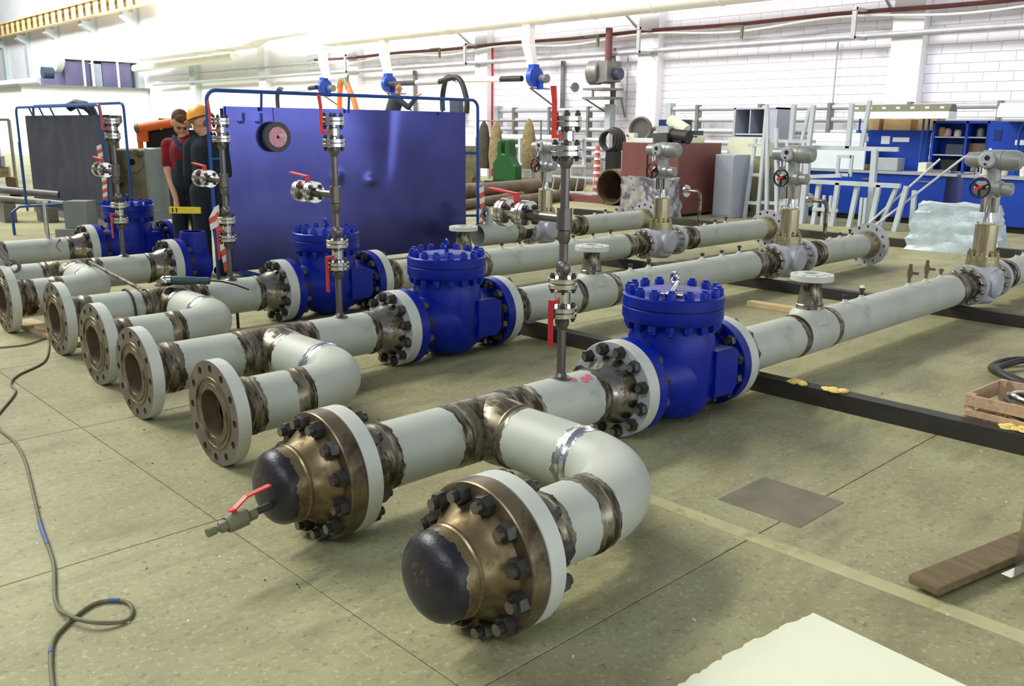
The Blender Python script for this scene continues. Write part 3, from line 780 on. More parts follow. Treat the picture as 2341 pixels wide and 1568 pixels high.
def assembly(label, ox, y, near='open', fx=None, bdy=-.928, bfx=None, has_riser=True, valve='full', down=True, end=8.68, eye='plain', tee_x=.88,
             pen=None, gspin=0.0, vent=True, studs=True):
    t = thing('pipe_assembly', label, 'pipework', (ox, y, 0), 0, 'pipe assemblies laid out on the floor')
    A = T(0, 0, ZC)
    fx = (0.06 if near == 'open' else 0.0) if fx is None else fx
    tx = tee_x
    # main run: end flange to tee
    if near == 'open':
        open_flange(t, A @ T(fx, 0, 0)); ps = fx + .15
    elif near == 'cap':
        cap_end(t, A, label); ps = .24
    else: ps = near
    if near in ('open', 'cap'):
        weld_band(t, A, ps - .01, ps + .08, 'bare', seed=int(y * 10) + 3)
    pipe(t, A, ps, tx - .19)
    tee = MB(); tee.lathe([(tx - .19, PR), (tx - .17, PR + .006), (tx + .17, PR + .006), (tx + .19, PR)], 48, A)
    tee.lathe([(.0, .139), (.10, .150), (.14, .147), (.19, PR + .002)], 48, align((tx, 0, ZC), (0, -1, 0)))
    to = tee.build('branch_tee', 'bare', t); to['label'] = 'brown bare steel branch tee'
    weld_band(t, A, tx - .245, tx - .165, 'bare', seed=11 + int(y)); weld_band(t, A, tx + .165, tx + .255, 'bare', seed=21 + int(y), bead=True)
    # branch: out to -Y, then back towards -X
    Bm = align((tx, 0, ZC), (0, -1, 0)); R = .35; Lb = -bdy - R
    weld_band(t, Bm, .165, .235, 'bright' if near != 'cap' else 'bare', seed=31 + int(y))
    pipe(t, Bm, .19, Lb)
    weld_band(t, Bm, Lb - .045, Lb + .035, 'silver', seed=41 + int(y), amp=.009)
    c = Vector((tx - R, bdy + R, ZC))
    pts = [(c.x + R * math.cos(a), c.y + R * math.sin(a), ZC) for a in [-PI / 2 * k / 16 for k in range(17)]]
    e = MB(); e.tube(pts, PR, 48, caps=False); eo = e.build('elbow', 'primer', t, smooth=60)
    Cm = T(0, bdy, ZC)
    bfx_ = fx if bfx is None else bfx
    weld_band(t, Cm, tx - R - .09, tx - R + .005, 'bare', seed=51 + int(y))
    if near == 'cap': cap_end(t, Cm, label); bs = .24
    else: open_flange(t, Cm @ T(bfx_, 0, 0)); bs = bfx_ + .15
    weld_band(t, Cm, bs - .01, bs + .06, 'bare', seed=61 + int(y))
    pipe(t, Cm, bs, tx - R)
    # tee to valve
    vx = 1.743
    pipe(t, A, tx + .19, vx - .17)
    if has_riser: riser(t, 1.36)
    if pen:
        b = MB(); rnd = random.Random(3)
        for k, (px, pa) in enumerate(((1.40, -.35), (1.46, -.5), (1.50, -.42))):
            b.lathe([(PR + .0008, .018 + .008 * rnd.random()), (PR + .0015, 0)], 12, T(px, 0, ZC) @ Matrix.Rotation(-pa, 4, 'X') @ UP())
        b.build('paint_mark', pen, t)
    weld_band(t, A, vx - .20, vx - .145, 'bare', seed=71 + int(y))
    b = MB(); b.lathe([(0, .1), (0, FR - .003), (.003, FR), (.078, FR), (.081, FR - .003), (.081, .1)], 64)
    f = b.build('flange', ['primer_light'], t, M=A @ T(vx, 0, 0))
    MB().lathe([(-.0008, .15), (-.0012, FR - .004)], 48).build('flange_face', 'lavender', f)
    neck(f, T(.002, 0, 0) @ FLIP, 0, .15, .178, PR, 'bright')
    MB().lathe([(.081, FR - .012), (.084, FR - .012)], 40).build('gasket', 'black', f)
    bb = shared('bolt_valve', lambda: stud_mesh(.15, .034, .036, .018, .014))
    if valve:
        circle_bolts(f, bb, 0, .213, 12, Matrix.Identity(4))
    if valve == 'full':
        check_valve(t, vx + .082, eye)
        rx = vx + .082 + .842
        b = MB(); b.lathe([(0.001, .1), (.001, FR - .003), (.004, FR), (.075, FR), (.078, FR - .003), (.078, .1)], 64)
        f2 = b.build('flange', 'primer_light', t, M=A @ T(rx, 0, 0))
        neck(f2, T(.076, 0, 0), 0, .14, .175, PR, 'bare')
        circle_bolts(f2, bb, -.07, .213, 12, Matrix.Identity(4))
        s0 = rx + .2
    elif valve == 'stub':
        b = MB(); b.lathe([(0, .1), (0, FR), (.066, FR), (.067, .19), (.1, .172), (.2, .18), (.28, .2), (.28, .1)], 48, T(0, 0, ZC))
        b.lathe([(.10, .14), (.25, .15), (.45, .13), (.56, .12), (.56, .09)], 28, T(.2, 0, 0) @ UP())
        vo = b.build('valve_body', 'valve_blue', t, (vx + .082, 0, 0)); vo['label'] = 'blue valve body without cover'
        s0 = None
    if down and valve == 'full':
        weld_band(t, A, s0 - .01, s0 + .06, 'bare', seed=81 + int(y))
        pipe(t, A, s0, 3.55)
        weld_band(t, A, 3.50, 3.62, 'bare', seed=91 + int(y)); outlet_tee(t, 3.75); weld_band(t, A, 3.90, 4.0, 'bare', seed=95 + int(y))
        pipe(t, A, 3.93, 6.16)
    if down:
        weld_band(t, A, 6.13, 6.22, 'bare', seed=97 + int(y))
        MB().lathe([(6.2, PR), (6.26, PR - .005), (6.33, .115), (6.40, .10), (6.46, .108), (6.51, .125)], 40, A).build('reducer', 'bare', t)
        globe_valve(t, 6.84, gspin)
        MB().lathe([(7.17, .125), (7.22, .108), (7.28, .10), (7.34, .115), (7.42, PR)], 40, A).build('reducer', 'bare', t)
        weld_band(t, A, 7.40, 7.48, 'bare', seed=99 + int(y))
        pipe(t, A, 7.42, end - .18)
        neck(t, A @ T(end, 0, 0) @ FLIP, 0, .19, .165, PR, 'brass_nut', 'end_neck')
        me = shared('end_flange', lambda: holed_disc(0, .05, .115, FR, 12, .213, .0175, 0, 0, 1).mesh('end_flange', ['lavender', 'black'], 30))
        inst('end_flange', me, t, A @ T(end, 0, 0))
        if vent: vent_elbow(t, 7.62)
    if studs:
        for k, sx in enumerate(((4.25, 4.5, 5.3, 5.62, 5.92) if valve == 'full' else ()) + ((7.75, 7.98, 8.22) if down else ())):
            if near == 'cap' and sx > 5 and sx < 7: top_stud(t, sx, .075, 'brown_steel', valve=sx < 5.8)
            else: top_stud(t, sx, .06 + .02 * (k % 3 == 1), 'bolt_black', cap='white_tube' if (k == 1 and near == 'cap') else None)
    return t

A1 = assembly('nearest pipe assembly, its two ends closed by bolted black dished caps', 0, 0, 'cap', eye='shackle', pen='pink_paint', vent=False)
A2 = assembly('second pipe assembly, open end flanges and large open U-bend beside the capped one', 0, 1.911, 'open')
A3 = assembly('third pipe assembly, with an angle grinder lying on its branch tee', .14, 3.659, 'open', fx=.068, bfx=.0, end=9.23)
A4 = assembly('fourth pipe assembly, ending in a blue flange beside the two workers', .02, 5.5, .0, bdy=-.86, bfx=.12, valve='stub', down=False, fx=.06)
A5 = assembly('farthest pipe assembly, at the left behind the workers, with short flanged stub', -.1, 7.3, .0, bdy=-.86, has_riser=False, valve='full', down=False, tee_x=.70, bfx=-.4, fx=-.4)
# short flanged stub on the farthest assembly
b = MB(); b.cyl((1.385, 0, ZC + PR), (1.385, 0, .76), .02, 12); so = b.build('stub_pipe', 'stainless', A5)
MB().lathe([(.755, 0), (.755, .07), (.775, .07), (.775, 0)], 24, UP(1.385, 0, 0)).build('stub_flange', 'stainless', so)
MB().tube([(1.45 + .03 * math.sin(k * .5), (PR + .001) * -math.sin(k * .12), ZC + (PR + .001) * math.cos(k * .12)) for k in range(14)], [.010 if 3 < k < 7 else .004 for k in range(14)], 6).build('paint_mark', 'magenta', A5)

# downstream piece of the fourth line, standing behind the tank
def far_piece():
    t = thing('pipe_assembly', 'separate pipe length with control valve behind the nearest riser, right of the blue screen', 'pipework', (0.15, 5.5, 0), 0, 'pipe assemblies laid out on the floor')
    A = T(0, 0, ZC)
    pipe(t, A, 5.55, 6.16); weld_band(t, A, 6.13, 6.22, 'bare', seed=97)
    MB().lathe([(6.2, PR), (6.26, PR - .005), (6.33, .115), (6.40, .10), (6.46, .108), (6.51, .125)], 40, A).build('reducer', 'bare', t)
    globe_valve(t, 6.75)
    MB().lathe([(7.08, .125), (7.2, .10), (7.34, .115), (7.42, PR)], 40, A).build('reducer', 'bare', t)
    weld_band(t, A, 7.40, 7.48, 'bare', seed=99)
    pipe(t, A, 7.42, 8.7); neck(t, A @ T(8.88, 0, 0) @ FLIP, 0, .19, .165, PR, 'brass_nut', 'end_neck')
    inst('end_flange', CACHE['end_flange'], t, A @ T(8.88, 0, 0))
    for sx in (7.75, 7.98, 8.22): top_stud(t, sx, .06)
    b = MB(); b.cyl((5.75, 0, ZC), (5.75, 0, .5), .05, 14); o = b.build('stub', 'primer', t)
    holed_disc(0, .03, .045, .1, 8, .078, .010, 0, 0, 1).build('stub_flange', ['lavender', 'black'], o, M=align((5.73, .06, .50), (1, -.25, 0)))
far_piece()

# drain valve with red lever screwed into the nearest cap
def drain():
    p = A1
    d = Vector((-1, -.05, -.10)).normalized(); s = Vector((-.21, -.055, .215))
    M_ = align(s, d)
    b = MB(); b.lathe([(0, 0), (0, .014), (.10, .014), (.10, 0)], 12, M_); o = b.build('drain_valve', 'bolt_black', p)
    q = MB(); q.hexnut(.075, .11, .024, M_); q.lathe([(.10, .02), (.115, .033), (.18, .033), (.19, .026)], 14, M_); q.hexnut(.18, .215, .022, M_)
    q.lathe([(.21, .012), (.23, .012), (.232, .016), (.262, .016), (.262, 0)], 12, M_); q.build('valve_body', 'olive', o)
    h = MB(); u = Vector((0, 0, 1))
    a = s + d * .155 + u * .028; c1 = a + u * .018; c2 = c1 - d * .05 + u * .028; e1 = c2 - d * .11 + u * .004
    h.cyl(a, c1, .009, 8)
    for p0, p1 in ((c1 + d * .02, c1), (c1, c2), (c2, e1)): h.bar(p0, p1, .022, .006)
    h.build('lever', 'red', o, smooth=0)
drain()

# ---------------------------------------------------------------- beams the pipework rests on
def beam(x, y0, y1, label, w=.10, h=.10):
    b = MB(); b.box(-w / 2, y0, 0, w / 2, y1, h * .09); b.box(-w / 2, y0, h * .91, w / 2, y1, h); b.box(-w / 2, y0, h * .09, -w / 2 + .012, y1, h * .91); b.box(w / 2 - .012, y0, h * .09, w / 2, y1, h * .91)
    return tag(b.build('floor_beam', 'beam', None, (x, 0, 0), smooth=0), label, 'beam', 'dark steel beams on the floor')
beam(3.08, -3.2, 2.35, 'dark steel floor beam nearest the camera, with yellow foam lumps')
beam(6.32, -3.0, 4.6, 'dark steel floor beam under the control valve ends')
beam(10.8, -2.0, 8.5, 'farthest dark steel floor beam, in front of the white frames', .12, .11)
for k, (x, y, s) in enumerate(((3.05, -.33, .055), (3.06, -.55, .06), (3.1, -1.5, .07))):
    b = MB(); rnd = random.Random(k)
    for i in range(16): b.ball((rnd.uniform(-.03, .03), rnd.uniform(-s, s) * .8, rnd.uniform(-.002, .006)), (rnd.uniform(.016, .03), rnd.uniform(.018, .032), rnd.uniform(.006, .014)), 10, 6)
    lab = ['nearest the blue valve', 'in the middle of the beam', 'in front of the wooden crate'][k]
    tag(b.build('foam_lump', 'foam', None, (x, y, .105)), 'lump of yellow foam on the dark beam ' + lab, 'foam', 'yellow foam lumps on the beam')
# ================================================================ TANKS
def rounded_rail(x0, x1, y, z0, z1, r=.10):
    pts = [(x0, y, z0)] + [(x0 + r - r * math.cos(a), y, z1 - r + r * math.sin(a)) for a in [PI / 2 * k / 6 for k in range(7)]]
    pts += [(x1 - r + r * math.sin(a), y, z1 - r + r * math.cos(a)) for a in [PI / 2 * k / 6 for k in range(7)]] + [(x1, y, z0)]
    return pts
def blue_tank():
    t = thing('welding_screen', 'large dark blue sheet steel screen in a blue tube frame', 'screen', (2.66, 5.95, 0))
    W_, H_, D_ = 3.24, 1.74, .07
    b = MB(); nx, nz = 84, 48
    def dent(x, z):
        d = .010 * math.exp(-((x - 2.02 - .12 * (z - 1.3)) / .10) ** 2) * (1 / (1 + math.exp(-(z - .98) * 12)))
        d -= .016 * math.exp(-((x - 1.33) ** 2 + (z - 1.0) ** 2) / .05 ** 2)
        d -= .020 * math.exp(-((x - 1.77) ** 2 + (z - .95) ** 2) / .05 ** 2)
        d += .012 * math.sin(x * 2.2) * math.sin(z * 1.7) + .005 * math.sin(x * 5 + z * 2)
        return d
    vs = []; fs = []
    for i in range(nx + 1):
        for k in range(nz + 1):
            x = W_ * i / nx; z = .05 + (H_ - .05) * k / nz; vs.append((x, dent(x, z), z))
    for i in range(nx):
        for k in range(nz):
            a = i * (nz + 1) + k; fs.append((a, a + nz + 1, a + nz + 2, a + 1))
    b.add(vs, fs); b.build('front_sheet', 'tank_blue', t, smooth=80)
    b = MB(); b.box(0, .03, .05, W_, D_, H_ - .02); b.build('back_sheet', 'tank_blue', t, smooth=0)
    b = MB(); b.box(.1, -.3, 0, .16, .4, .05); fo_ = b.build('foot_bar', 'rail_blue', t, smooth=0); b = MB(); b.box(W_ - .16, -.3, 0, W_ - .1, .4, .05); b.build('foot_bar', 'rail_blue', t, smooth=0)
    r = MB(); r.tube(rounded_rail(-.20, 3.38, -.07, 0.0, 1.89), .019, 10)
    ro = r.build('handrail', 'rail_blue', t)
    for x, z in ((.40, 1.70), (1.47, 1.70), (2.82, 1.70)): MB().cyl((x, -.07, 1.89), (x, -.045, z), .014, 8).build('rail_stay', 'rail_blue', ro)
    for x, xe, z in ((-.2, .0, 1.22), (3.38, 3.24, 1.24), (3.38, 3.24, .45)): MB().cyl((x, -.07, z), (xe, .02, z), .016, 8).build('rail_stay', 'rail_blue', ro)
    p = MB(); p.box(.02, -.022, 1.60, .53, -.004, 1.74); po = p.build('hanger_plate', 'tank_blue', t, smooth=0)
    for x in (.21, .41):
        h = MB(); h.tube([(x, -.03, 1.66), (x, -.03, 1.60), (x - .012, -.035, 1.575), (x - .03, -.04, 1.585), (x - .035, -.04, 1.60)], .008, 8)
        h.box(x - .015, -.028, 1.60, x + .015, -.02, 1.68); h.build('hook', 'rail_blue', po)
    w = thing('grinding_wheel', 'thick grinding wheel with pink label hanging on the blue screen', 'wheel', (3.21, 5.885, 1.438))
    M_ = align((0, 0, 0), (0, -1, 0))
    MB().lathe([(-.03, .02), (-.03, .148), (-.025, .155), (.025, .155), (.03, .148), (.03, .02)], 40, M_).build('abrasive', 'wheel_grit', w)
    lo = MB().lathe([(.0305, .018), (.032, .018), (.032, .105), (.0305, .105)], 36, M_).build('label_disc', 'pink_label', w)
    MB().lathe([(.0335, 0), (.0335, .014), (.01, .014)], 16, M_).build('bore', 'black', lo)
    MB().cyl((0, .04, .0), (-.005, .04, .30), .004, 6).build('hanging_wire', 'black', w)
blue_tank()

def grey_tank():
    t = thing('welding_screen', 'dark grey sheet steel screen with blue rails at the far left', 'screen', (3.38, 11.15, 0))
    b = MB(); b.box(0, 0, .12, .06, 3.85, 1.69); b.build('sheet', 'tank_grey', t, smooth=0)
    for z in (.1,):
        q = MB(); q.box(-.02, -.02, z - .1, .1, 3.87, z); q.build('base_frame', 'fan_grey', t, smooth=0)
    def yrail(x, y0, y1, z1, z0=.0):
        return [(x, p[0], p[2]) for p in rounded_rail(y0, y1, 0, z0, z1)]
    r = MB(); r.tube(yrail(-.08, -.02, 4.05, 1.83), .02, 8); ro = r.build('handrail', 'rail_blue', t)
    r = MB(); r.tube(yrail(.16, -.30, 3.9, 1.86), .02, 8); r.build('handrail', 'rail_blue', t)
    for y in (.25, .95, 2.2, 2.75, 3.3): MB().cyl((-.08, y, 1.82), (-.02, y, 1.66), .014, 8).build('rail_stay', 'rail_blue', ro)
    b = MB(); b.tube([(-1.35, .2, 0), (-1.35, .2, .32), (-1.25, .18, .40), (-.3, 0.0, .42), (.0, -.05, .36), (.3, -.6, .22)], .02, 8)
    b.cyl((-.95, .15, .41), (-.95, .12, 0), .018, 8); b.cyl((-1.15, .2, .41), (-1.15, .2, 1.3), .018, 8); b.build('step_frame', 'rail_blue', t)
    h = thing('black_hose', 'black corrugated hose elbow rising over the grey screen', 'hose', (4.0, 13.3, 1.69))
    MB().tube([(0, 0, -.1), (-.04, .06, .08), (-.1, .16, .17), (-.2, .3, .2), (-.28, .42, .14)], .075, 14).build('hose_body', 'rubber', h)
grey_tank()

# ================================================================ RED AND WHITE TAPE
def ribbon(label, pts, w, loc, wdir=(1, 0, 0)):
    t = thing('warning_tape', label, 'tape', loc, 0, 'red and white warning tapes')
    P = [Vector(p) for p in pts]; wd = Vector(wdir).normalized() * w / 2; th = Vector((0, 0.0015, 0))
    tot = 0; st = 0
    for i in range(len(P) - 1):
        n = max(1, int((P[i + 1] - P[i]).length / .055))
        for k in range(n):
            a = P[i].lerp(P[i + 1], k / n); c = P[i].lerp(P[i + 1], (k + 1) / n); sk = Vector((0, 0, .03))
            q = MB(); q.add([a - wd, a + wd + sk, c + wd + sk, c - wd, a - wd + th, a + wd + sk + th, c + wd + sk + th, c - wd + th],
                            [(0, 1, 2, 3), (7, 6, 5, 4), (0, 4, 5, 1), (1, 5, 6, 2), (2, 6, 7, 3), (3, 7, 4, 0)])
            q.build('stripe', 'tape_red' if st % 2 else 'tape_white', t, smooth=0); st += 1
ribbon('red and white tape knotted on the rail post beside the workers', [(.0, 0, .62), (-.06, -.02, .54), (-.055, -.03, .42)], .07, (2.46, 5.83, .10))
ribbon('long red and white tape hanging from the rail post down to the third pipe', [(.02, 0, .66), (.03, -.01, .4), (.07, -.03, .1), (.08, -.03, 0)], .06, (2.44, 5.83, .08))
ribbon('red and white tape hanging at the edge of the grey screen', [(0, 0, 1.0), (.03, 0, .5), (.01, 0, 0)], .07, (3.05, 10.6, .25), (.7, -.7, 0))
ribbon('red and white tape on the right rail post of the blue screen', [(0, 0, .55), (.02, 0, .28), (-.02, 0, 0)], .08, (6.06, 5.83, .25))

# ================================================================ PEOPLE
def blob(name, m, caps, balls, parent, vox=.012, sm=3):
    b = MB()
    for p0, p1, r0, r1 in caps:
        d = Vector(p1) - Vector(p0); L_ = d.length
        prof = [(-r0 * math.cos(a), r0 * math.sin(a)) for a in [PI / 2 * k / 5 for k in range(6)]] + [(L_ + r1 * math.sin(a), r1 * math.cos(a)) for a in [PI / 2 * k / 5 for k in range(6)]]
        prof[0] = (-r0, 0); prof[-1] = (L_ + r1, 0)
        b.lathe(prof, 16, align(p0, d))
    for c, r in balls: b.ball(c, r, 18, 12)
    o = b.build(name, m, parent, smooth=0)
    r_ = o.modifiers.new('remesh', 'REMESH'); r_.mode = 'VOXEL'; r_.voxel_size = vox; r_.use_smooth_shade = True
    s_ = o.modifiers.new('smooth', 'SMOOTH'); s_.factor = .5; s_.iterations = sm
    return o
def hand(c, fwd, side, up, s=1.0):
    """capsules of a hand at wrist c; fwd = fingers direction"""
    c, f, sd, u = Vector(c), Vector(fwd).normalized(), Vector(side).normalized(), Vector(up).normalized()
    caps = [(c, c + f * .07 * s, .026 * s, .032 * s)]
    for k, ln in enumerate((.062, .072, .068, .052)):
        base = c + f * .08 * s + sd * (k - 1.5) * .020 * s; m_ = base + f * ln * .5 * s + u * .012 * s; e = m_ + f * ln * .35 * s + u * .03 * s
        caps += [(base, m_, .0098 * s, .009 * s), (m_, e, .009 * s, .008 * s)]
    tb = c + f * .025 * s - sd * .028 * s; tm = tb + f * .03 * s - sd * .022 * s + u * .012 * s; te = tm + f * .028 * s + u * .012 * s
    caps += [(tb, tm, .012 * s, .010 * s), (tm, te, .010 * s, .009 * s)]
    return caps
def head_blobs(c, fd, s=1.0):
    """head at c whose face looks along fd"""
    c = Vector(c); f = Vector(fd).normalized(); r_ = f.cross(Vector((0, 0, 1))).normalized(); u = r_.cross(f)
    g = lambda a, b_, k: tuple(c + r_ * a * s + f * b_ * s + u * k * s)
    balls = [(g(0, -.01, .02), (.078 * s, .09 * s, .095 * s)), (g(0, .03, -.05), (.058 * s, .062 * s, .062 * s)), (g(0, .06, -.085), (.035 * s, .03 * s, .028 * s)),
             (g(0, .098, -.02), (.015 * s, .02 * s, .022 * s)), (g(.078, .0, -.01), (.014 * s, .02 * s, .03 * s)), (g(-.078, .0, -.01), (.014 * s, .02 * s, .03 * s)),
             (g(0, .085, -.062), (.026 * s, .012 * s, .010 * s)), (g(0, .075, .03), (.06 * s, .022 * s, .016 * s))]
    caps = [(g(0, .088, .02), g(0, .105, -.022), .009 * s, .014 * s)]
    return caps, balls, g

def worker_red():
    t = thing('person', 'worker in dark red T-shirt and blue overalls bowing his bare head', 'person', (2.43, 6.42, 0), math.radians(-43.7))
    hc, hb, g = head_blobs((.01, -.08, 1.575), (.40, -.60, -.75))
    wr = Vector((-.075, -.12, .80))
    body = [((.03, -.03, 1.36), (.02, -.05, 1.52), .058, .055), ((.0, 0, 1.0), (.02, -.02, 1.30), .12, .14),
            ((-.16, -.01, 1.35), (-.165, -.04, 1.08), .052, .042), ((-.165, -.04, 1.08), wr, .040, .028),
            ((.2, 0, 1.35), (.26, -.04, 1.1), .052, .042), ((.26, -.04, 1.1), (.2, -.02, .98), .040, .028),
            ((-.08, 0, .92), (-.09, -.01, .5), .085, .06), ((-.09, -.01, .5), (-.09, .02, .09), .056, .042), ((-.09, .02, .06), (-.09, -.13, .045), .045, .04),
            ((.1, 0, .92), (.11, -.02, .5), .085, .06), ((.11, -.02, .5), (.11, .02, .09), .056, .042), ((.11, .02, .06), (.12, -.13, .045), .045, .04)]
    body += hand(wr, (.10, -.1, -1), (.8, -.5, 0), (.3, -.2, 0)) + hand((.2, -.02, .98), (-.4, .2, -.4), (.7, -.5, 0), (0, 0, -1))
    blob('body', 'skin', body + hc, hb, t, .007, 2)
    shirt = [((.0, 0, 1.08), (.02, -.02, 1.28), .135, .158), ((-.16, -.01, 1.345), (-.168, -.03, 1.17), .07, .062), ((.2, 0, 1.345), (.24, -.05, 1.2), .07, .062),
             ((-.15, -.01, 1.35), (.19, -.01, 1.35), .075, .075), ((.03, -.03, 1.38), (.03, -.035, 1.43), .075, .062)]
    blob('shirt', 'shirt_red', shirt, [], t, .012, 2)
    ov = [((.0, 0, .98), (.01, -.01, 1.06), .150, .148), ((-.08, 0, .90), (-.09, -.01, .5), .105, .082), ((-.09, -.01, .5), (-.09, .01, .1), .08, .07),
          ((.1, 0, .90), (.11, -.02, .5), .105, .082), ((.11, -.02, .5), (.11, .01, .1), .08, .07)]
    o = blob('overalls', 'overall_dark', ov, [((.04, -.12, 1.16), (.10, .05, .13))], t, .012, 2)
    q = MB(); q.tube([(.08, -.17, 1.26), (.0, -.155, 1.36), (-.065, -.08, 1.435), (-.08, .05, 1.41)], .02, 8); q.tube([(.10, -.17, 1.26), (.13, -.14, 1.38), (.14, -.05, 1.435)], .02, 8); q.build('strap', 'overall_blue', o)
    blob('hair', 'hair_brown', [], [(g(0, -.028, .045), (.085, .085, .088)), (g(0, .02, .075), (.068, .06, .05))], t, .010, 2)
    for k in (-1, 1): MB().ball(g(.032 * k, .088, .006), .011, 8, 6).build('eye', 'black', t)
    MB().tube([g(-.052, .082, .026), g(-.03, .097, .032), g(-.012, .096, .028)], .005, 6).build('eyebrow', 'hair_brown', t)
    MB().tube([g(.052, .082, .026), g(.03, .097, .032), g(.012, .096, .028)], .005, 6).build('eyebrow', 'hair_brown', t)
    b = [((-.09, .02, .06), (-.09, -.14, .05), .055, .05), ((.11, .02, .06), (.12, -.14, .05), .055, .05)]
    blob('boots', 'black', b, [], t, .014, 2)
worker_red()
def worker_helmet():
    t = thing('person', 'worker in orange hard hat and dark overalls seen from behind', 'person', (2.50, 6.10, 0), math.radians(-43.7))
    hc, hb, g = head_blobs((-.005, .0, 1.575), (-.8, .15, -.35))
    body = [((.04, .02, 1.36), (.01, .0, 1.52), .06, .056), ((.02, 0, 1.0), (.02, 0, 1.30), .13, .14),
            ((-.14, 0, 1.33), (-.17, .0, 1.06), .055, .046), ((-.17, 0, 1.06), (-.22, .12, .92), .042, .03), ((.17, .02, 1.33), (.2, .06, 1.06), .055, .046), ((.2, .06, 1.06), (.1, .2, .92), .042, .03),
            ((-.06, 0, .92), (-.07, 0, .5), .09, .065), ((-.07, 0, .5), (-.07, .02, .09), .06, .045), ((-.07, .02, .06), (-.17, .08, .045), .045, .04),
            ((.11, 0, .92), (.12, 0, .5), .09, .065), ((.12, 0, .5), (.13, .02, .09), .06, .045), ((.13, .02, .06), (.04, .1, .045), .045, .04)]
    body += hand((-.22, .12, .92), (-.5, .6, -.5), (.5, .5, 0), (0, 0, -1)) + hand((.1, .2, .92), (-.6, .6, -.4), (.5, .5, 0), (0, 0, -1))
    blob('body', 'skin', body + hc, hb, t, .008, 2)
    jk = [((.02, 0, 1.0), (.025, .0, 1.29), .150, .162), ((-.12, 0, 1.35), (.17, .02, 1.35), .082, .082), ((-.135, 0, 1.33), (-.17, 0, 1.06), .078, .062), ((-.17, 0, 1.06), (-.215, .1, .945), .058, .045),
          ((.17, .02, 1.33), (.2, .06, 1.06), .078, .062), ((.2, .06, 1.06), (.11, .18, .94), .058, .045), ((.04, .02, 1.38), (.035, .02, 1.44), .085, .07)]
    blob('jacket', 'overall_dark', jk, [], t, .012, 2)
    tr = [((.02, 0, .94), (.02, 0, 1.0), .150, .150), ((-.06, 0, .90), (-.07, 0, .5), .115, .088), ((-.07, 0, .5), (-.07, .01, .08), .085, .075), ((.11, 0, .90), (.12, 0, .5), .115, .088), ((.12, 0, .5), (.13, .01, .08), .085, .075)]
    blob('trousers', 'overall_dark', tr, [], t, .012, 2)
    b = [((-.07, .02, .06), (-.19, .08, .05), .055, .05), ((.13, .02, .06), (.03, .1, .05), .055, .05)]
    blob('boots', 'black', b, [], t, .014, 2)
    blob('hair', 'hair_grey', [], [(g(0, -.018, .0), (.079, .076, .066))], t, .010, 2)
    hm = MB(); C_ = Vector(g(0, -.005, .055)); f = Vector((-.8, .15, -.25)).normalized(); r_ = f.cross(Vector((0, 0, 1))).normalized(); u = r_.cross(f)
    M_ = Matrix(((u.x, f.x, r_.x, C_.x), (u.y, f.y, r_.y, C_.y), (u.z, f.z, r_.z, C_.z), (0, 0, 0, 1))) @ Matrix.Diagonal((1, 1.2, 1, 1))
    hm.lathe([(0, .118), (.0, .112), (.03, .108), (.07, .094), (.105, .064), (.122, .03), (.126, 0)], 32, M_)
    hm.lathe([(-.004, .10), (-.004, .119), (.004, .119), (.004, .10)], 32, M_)
    hm.lathe([(-.01, .0), (-.012, .07), (.004, .075), (.006, .0)], 24, M_ @ T(0, .075, 0))
    ho = hm.build('hard_hat', 'helmet', t)
    q = MB(); q.lathe([(-.012, .108), (-.003, .112)], 32, M_); q.build('hat_band', 'black', ho)
worker_helmet()
def worker_far():
    t = thing('person', 'distant worker in grey jacket leaning over behind the blue screen', 'person', (11.72, 15.3, 0), math.radians(-43.7))
    hc, hb, g = head_blobs((.09, 0, 2.47), (.75, -.4, -.4))
    body = [((.06, 0, 2.28), (.08, 0, 2.42), .06, .055), ((-.12, 0, 1.75), (.02, 0, 2.2), .14, .15), ((.1, -.1, 2.2), (.34, -.16, 2.02), .05, .045), ((.34, -.16, 2.02), (.55, -.14, 2.3), .04, .03),
            ((-.16, 0, 1.72), (-.12, 0, 1.25), .09, .07), ((-.12, 0, 1.25), (-.15, 0, .88), .06, .05), ((-.02, 0, 1.72), (.06, 0, 1.25), .09, .07), ((.06, 0, 1.25), (.05, 0, .88), .06, .05)]
    body += hand((.55, -.14, 2.3), (.7, 0, .3), (0, 1, 0), (0, 0, -1))
    blob('body', 'skin', body + hc, hb, t, .012, 2)
    jk = [((-.13, 0, 1.72), (.02, 0, 2.18), .18, .18), ((-.06, 0, 2.24), (.12, -.08, 2.22), .09, .09), ((.1, -.1, 2.2), (.34, -.16, 2.02), .078, .065), ((.34, -.16, 2.02), (.53, -.14, 2.26), .06, .05)]
    blob('jacket', 'tank_grey', jk, [], t, .018, 2)
    blob('trousers', 'overall_dark', [((-.14, 0, 1.72), (-.04, 0, 1.72), .15, .15), ((-.16, 0, 1.7), (-.12, 0, 1.25), .11, .09), ((-.12, 0, 1.25), (-.15, 0, .9), .085, .075), ((-.02, 0, 1.7), (.06, 0, 1.25), .11, .09), ((.06, 0, 1.25), (.05, 0, .9), .085, .075)], [], t, .018, 2)
    blob('hair', 'hair_brown', [], [(g(0, -.03, .035), (.085, .085, .08))], t, .014, 2)
    s = thing('work_platform', 'steel work platform under the distant worker', 'platform', (11.72, 15.3, 0), math.radians(-43.7))
    MB().box(-.6, -.4, .77, .6, .4, .80).build('deck', 'fan_grey', s, smooth=0)
    for x in (-.55, .55):
        for y in (-.35, .35): MB().box(x - .03, y - .03, 0, x + .03, y + .03, .77).build('leg', 'fan_grey', s, smooth=0)
worker_far()
t = thing('spirit_level', 'yellow spirit level held in the hand of the red shirted worker', 'level', (2.24, 6.20, .70), math.radians(-43.7))
